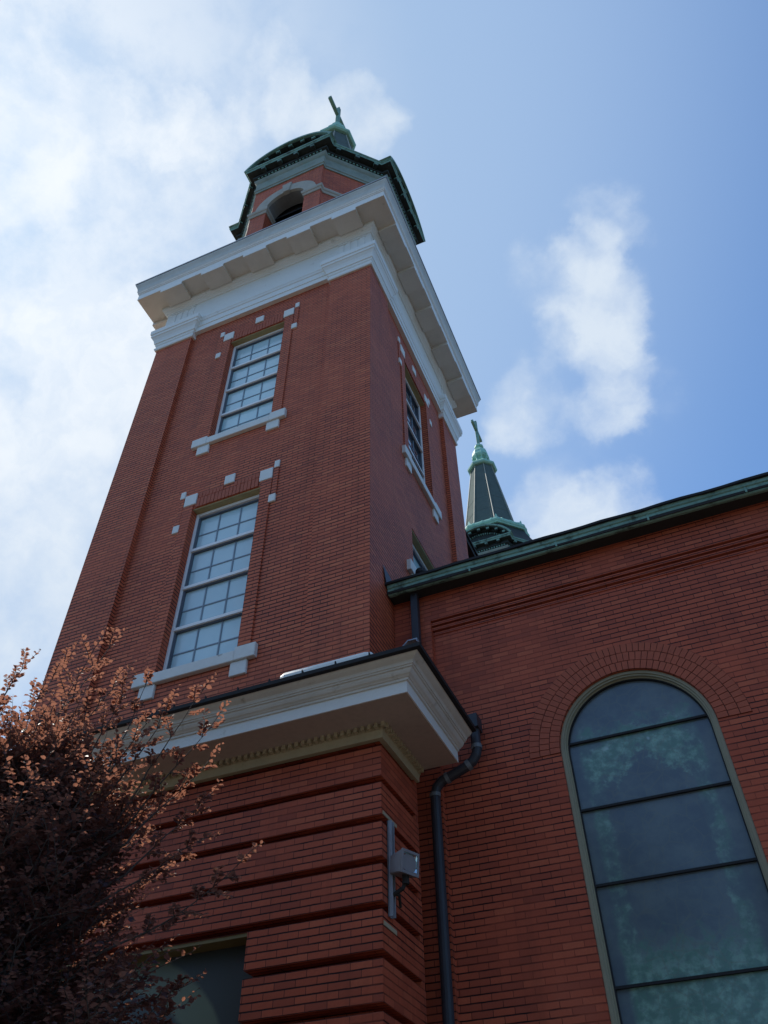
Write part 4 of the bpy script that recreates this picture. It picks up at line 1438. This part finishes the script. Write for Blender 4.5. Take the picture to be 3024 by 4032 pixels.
# crown as limbs leaving the trunk all round, longest low down
H0, H1 = -0.6, 2.85
NB = 300
for k in range(NB):
    h = H0 + (H1 - H0) * ((k + 0.5) / NB)
    az = k * 2.399963 + rng.uniform(-0.3, 0.3)
    f_ = (h - H0) / (H1 - H0)
    reach = 2.12 * (1 - 0.50 * f_ ** 2.2) * rng.uniform(0.72, 1.05)
    reach = min(reach, 2.05)
    if math.cos(az) < -0.2:
        reach *= 1.35
    if math.sin(az) > 0.3:
        reach = min(reach, 1.75)
    elev = 0.28 + 0.75 * f_ + rng.uniform(-0.12, 0.12)
    d = (math.cos(az) * math.cos(elev), math.sin(az) * math.cos(elev), math.sin(elev))
    i = min(int((h - GZ) / 1.2), 4)
    x = TX + rng.uniform(-0.02, 0.02)
    y = TY + 0.02
    branch((x, y, h), d, reach, 0.020, 22, 0.55)
# crown top: ascending leaders
LEADS = [((-6.25, 4.55, 3.3), (-6.50, 4.6, 5.15)), ((-6.05, 4.7, 3.4), (-6.15, 4.9, 5.25)), ((-5.7, 4.9, 3.6), (-5.30, 5.05, 5.40)), ((-5.55, 4.6, 3.6), (-5.62, 4.8, 5.10)),
         ((-5.25, 4.7, 3.4), (-4.85, 4.95, 4.75)), ((-5.0, 4.8, 3.1), (-4.45, 4.95, 4.45)), ((-5.4, 4.9, 3.2), (-5.05, 5.0, 4.95)), ((-4.9, 4.7, 2.9), (-4.2, 4.9, 4.05)),
         ((-6.4, 4.4, 3.0), (-6.95, 4.6, 4.7)), ((-6.7, 4.5, 2.6), (-7.2, 4.7, 4.2)), ((-5.9, 4.5, 3.2), (-5.9, 4.75, 4.8))]
for (a, b_) in LEADS:
    a, b_ = Vector(a) - Vector((0, 0, 0.28)), Vector(b_) - Vector((0, 0, 0.28))
    tm.tube([Vector((TX, TY, a.z - 1.2)), (a + Vector((TX, TY, a.z - 1.2))) / 2 + Vector((0, 0, -0.05)), a], [0.035, 0.028, 0.02], 5, caps=False)
    branch(a, b_ - a, (b_ - a).length, 0.014, 12, 0.34)
# sprays that stick out to the right over the wall and cornice
SPR = [((-4.35, 4.9, 2.95), (-3.58, 5.0, 4.02), 6), ((-4.3, 4.95, 2.9), (-3.50, 5.0, 3.78), 7), ((-4.2, 4.9, 2.75), (-3.72, 5.0, 3.58), 7), ((-4.15, 4.9, 2.5), (-3.58, 5.0, 3.12), 6),
       ((-4.2, 4.8, 2.3), (-3.55, 5.0, 2.70), 6), ((-4.1, 4.8, 1.95), (-2.95, 5.05, 2.28), 10), ((-4.5, 4.9, 3.2), (-4.02, 5.0, 4.08), 6), ((-4.6, 4.9, 3.3), (-4.35, 5.0, 4.4), 6),
       ((-4.1, 4.8, 1.5), (-3.5, 4.95, 1.75), 8), ((-4.1, 4.7, 1.2), (-3.35, 4.85, 1.35), 8)]
for (a, b_, nt) in SPR:
    a, b_ = Vector(a), Vector(b_)
    tm.tube([Vector((TX, TY, a.z - 0.5)), (a + Vector((TX, TY, a.z - 0.5))) / 2, a], [0.02, 0.015, 0.010], 5, caps=False)
    branch(a, b_ - a, (b_ - a).length * 0.9, 0.009, nt, 0.24)
obj('trunk', tm, M['bark'], tree)

# leaves: folded ovate blades (two halves of three points each)
lp_ = np.array(leaf_pos)
ld = np.array(leaf_dir)
ln = np.array(leaf_nrm)
ls = np.array(leaf_sz)[:, None]
ld /= np.linalg.norm(ld, axis=1)[:, None]
sd_ = np.cross(ld, ln)
sd_ /= np.linalg.norm(sd_, axis=1)[:, None]
nr = np.cross(sd_, ld)
fold = 0.28
stem = lp_ + ld * ls * 0.12
mid = lp_ + ld * ls * 0.62 + nr * ls * (-0.04)
tip = lp_ + ld * ls * 1.12 + nr * ls * (-0.13)
L1 = lp_ + ld * ls * 0.36 + sd_ * ls * 0.33 + nr * ls * fold * 0.4
L2 = lp_ + ld * ls * 0.78 + sd_ * ls * 0.32 + nr * ls * fold * 0.35
R1 = lp_ + ld * ls * 0.36 - sd_ * ls * 0.33 + nr * ls * fold * 0.4
R2 = lp_ + ld * ls * 0.78 - sd_ * ls * 0.32 + nr * ls * fold * 0.35
NL = len(lp_)
V = np.stack([stem, L1, L2, tip, R2, R1], axis=1).reshape(-1, 3) - np.array([TX, TY, GZ])
quads = np.array([[0, 1, 2, 3], [0, 3, 4, 5]])
FQ = (quads[None] + (np.arange(NL) * 6)[:, None, None]).reshape(-1, 4)
me = bpy.data.meshes.new('crown')
me.vertices.add(len(V))
me.vertices.foreach_set('co', V.astype(np.float32).ravel())
me.loops.add(FQ.size)
me.loops.foreach_set('vertex_index', FQ.astype(np.int32).ravel())
me.polygons.add(len(FQ))
me.polygons.foreach_set('loop_start', (np.arange(len(FQ)) * 4).astype(np.int32))
me.materials.append(M['leaf'])
me.update(calc_edges=True)
me.validate()
crown = bpy.data.objects.new('crown', me)
COL.objects.link(crown)
crown.parent = tree
print('leaves', NL)

# ------------------------------------------------------------------ unseen trees added behind the viewer to dim the lower walls
def far_tree(x, y, h, label, seed):
    r2 = np.random.default_rng(seed)
    t = thing('added_shade_tree', label, 'tree', (x, y, GZ), 'unseen trees added behind the viewer to shade the walls')
    q = MB()
    q.tube([(x, y, GZ), (x + 0.1, y, GZ + h * 0.3), (x, y + 0.1, GZ + h * 0.8)], [0.30, 0.24, 0.06], 8)
    cl_ = []
    for k in range(26):
        a = r2.uniform(0, 2 * PI)
        rr = r2.uniform(0.3, 1.0) * h * 0.27
        zz = GZ + h * r2.uniform(0.30, 0.95)
        rr *= 1.0 - 0.6 * max(0, (zz - GZ) / h - 0.6) / 0.4
        c = (x + rr * math.cos(a), y + rr * math.sin(a), zz)
        cl_.append(c)
        q.tube([(x, y, max(GZ + h * 0.25, zz - h * 0.2)), c], [0.09, 0.02], 5, caps=False)
    obj('trunk', q, M['bark'], t)
    n_ = 9000
    ci = r2.integers(0, len(cl_), n_)
    cc_ = np.array(cl_)[ci] + r2.normal(0, h * 0.062, (n_, 3))
    d1 = r2.normal(0, 1, (n_, 3))
    d1 /= np.linalg.norm(d1, axis=1)[:, None]
    d2 = np.cross(d1, r2.normal(0, 1, (n_, 3)))
    d2 /= np.linalg.norm(d2, axis=1)[:, None]
    sz = r2.uniform(0.10, 0.20, (n_, 1))
    V_ = np.stack([cc_ - d1 * sz, cc_ - d2 * sz * 0.6, cc_ + d1 * sz, cc_ + d2 * sz * 0.6], axis=1).reshape(-1, 3) - np.array([x, y, GZ])
    m_ = bpy.data.meshes.new('crown')
    m_.from_pydata(V_.tolist(), [], (np.arange(n_ * 4).reshape(-1, 4)).tolist())
    m_.materials.append(M['leaf_green'])
    o_ = bpy.data.objects.new('crown', m_)
    COL.objects.link(o_)
    o_.parent = t


far_tree(-12.0, -9.0, 13.0, 'tall green tree, added unseen behind the viewer to shade the bell tower', 1)
far_tree(-4.5, -10.5, 14.5, 'tallest green tree, added unseen behind the viewer to shade the lower walls', 2)
far_tree(3.0, -9.5, 12.5, 'rounded green tree, added unseen to dim the wall at the arched window', 3)
far_tree(10.0, -8.5, 13.5, 'broad green tree, added unseen furthest right to dim the nave wall', 4)

# hand-painted mark near the end of the fascia
td = bpy.data.curves.new('mark', 'FONT')
td.body = '79'
td.size = 0.12
td.extrude = 0.001
tmp = bpy.data.objects.new('mark_tmp', td)
COL.objects.link(tmp)
dg = bpy.context.evaluated_depsgraph_get()
mm = bpy.data.meshes.new_from_object(tmp.evaluated_get(dg))
COL.objects.unlink(tmp)
bpy.data.objects.remove(tmp)
mm.materials.clear()
mm.materials.append(M['black'])
mk = bpy.data.objects.new('painted_mark', mm)
COL.objects.link(mk)
mk.parent = bc
mk.matrix_world = Matrix(((0, 0, 1, -2.469), (1, 0, 0, 7.90), (0, 1, 0, 4.645), (0, 0, 0, 1)))
mk.matrix_parent_inverse = Matrix.Identity(4)
mk.location = mk.location - Vector((CX, CY, GZ))
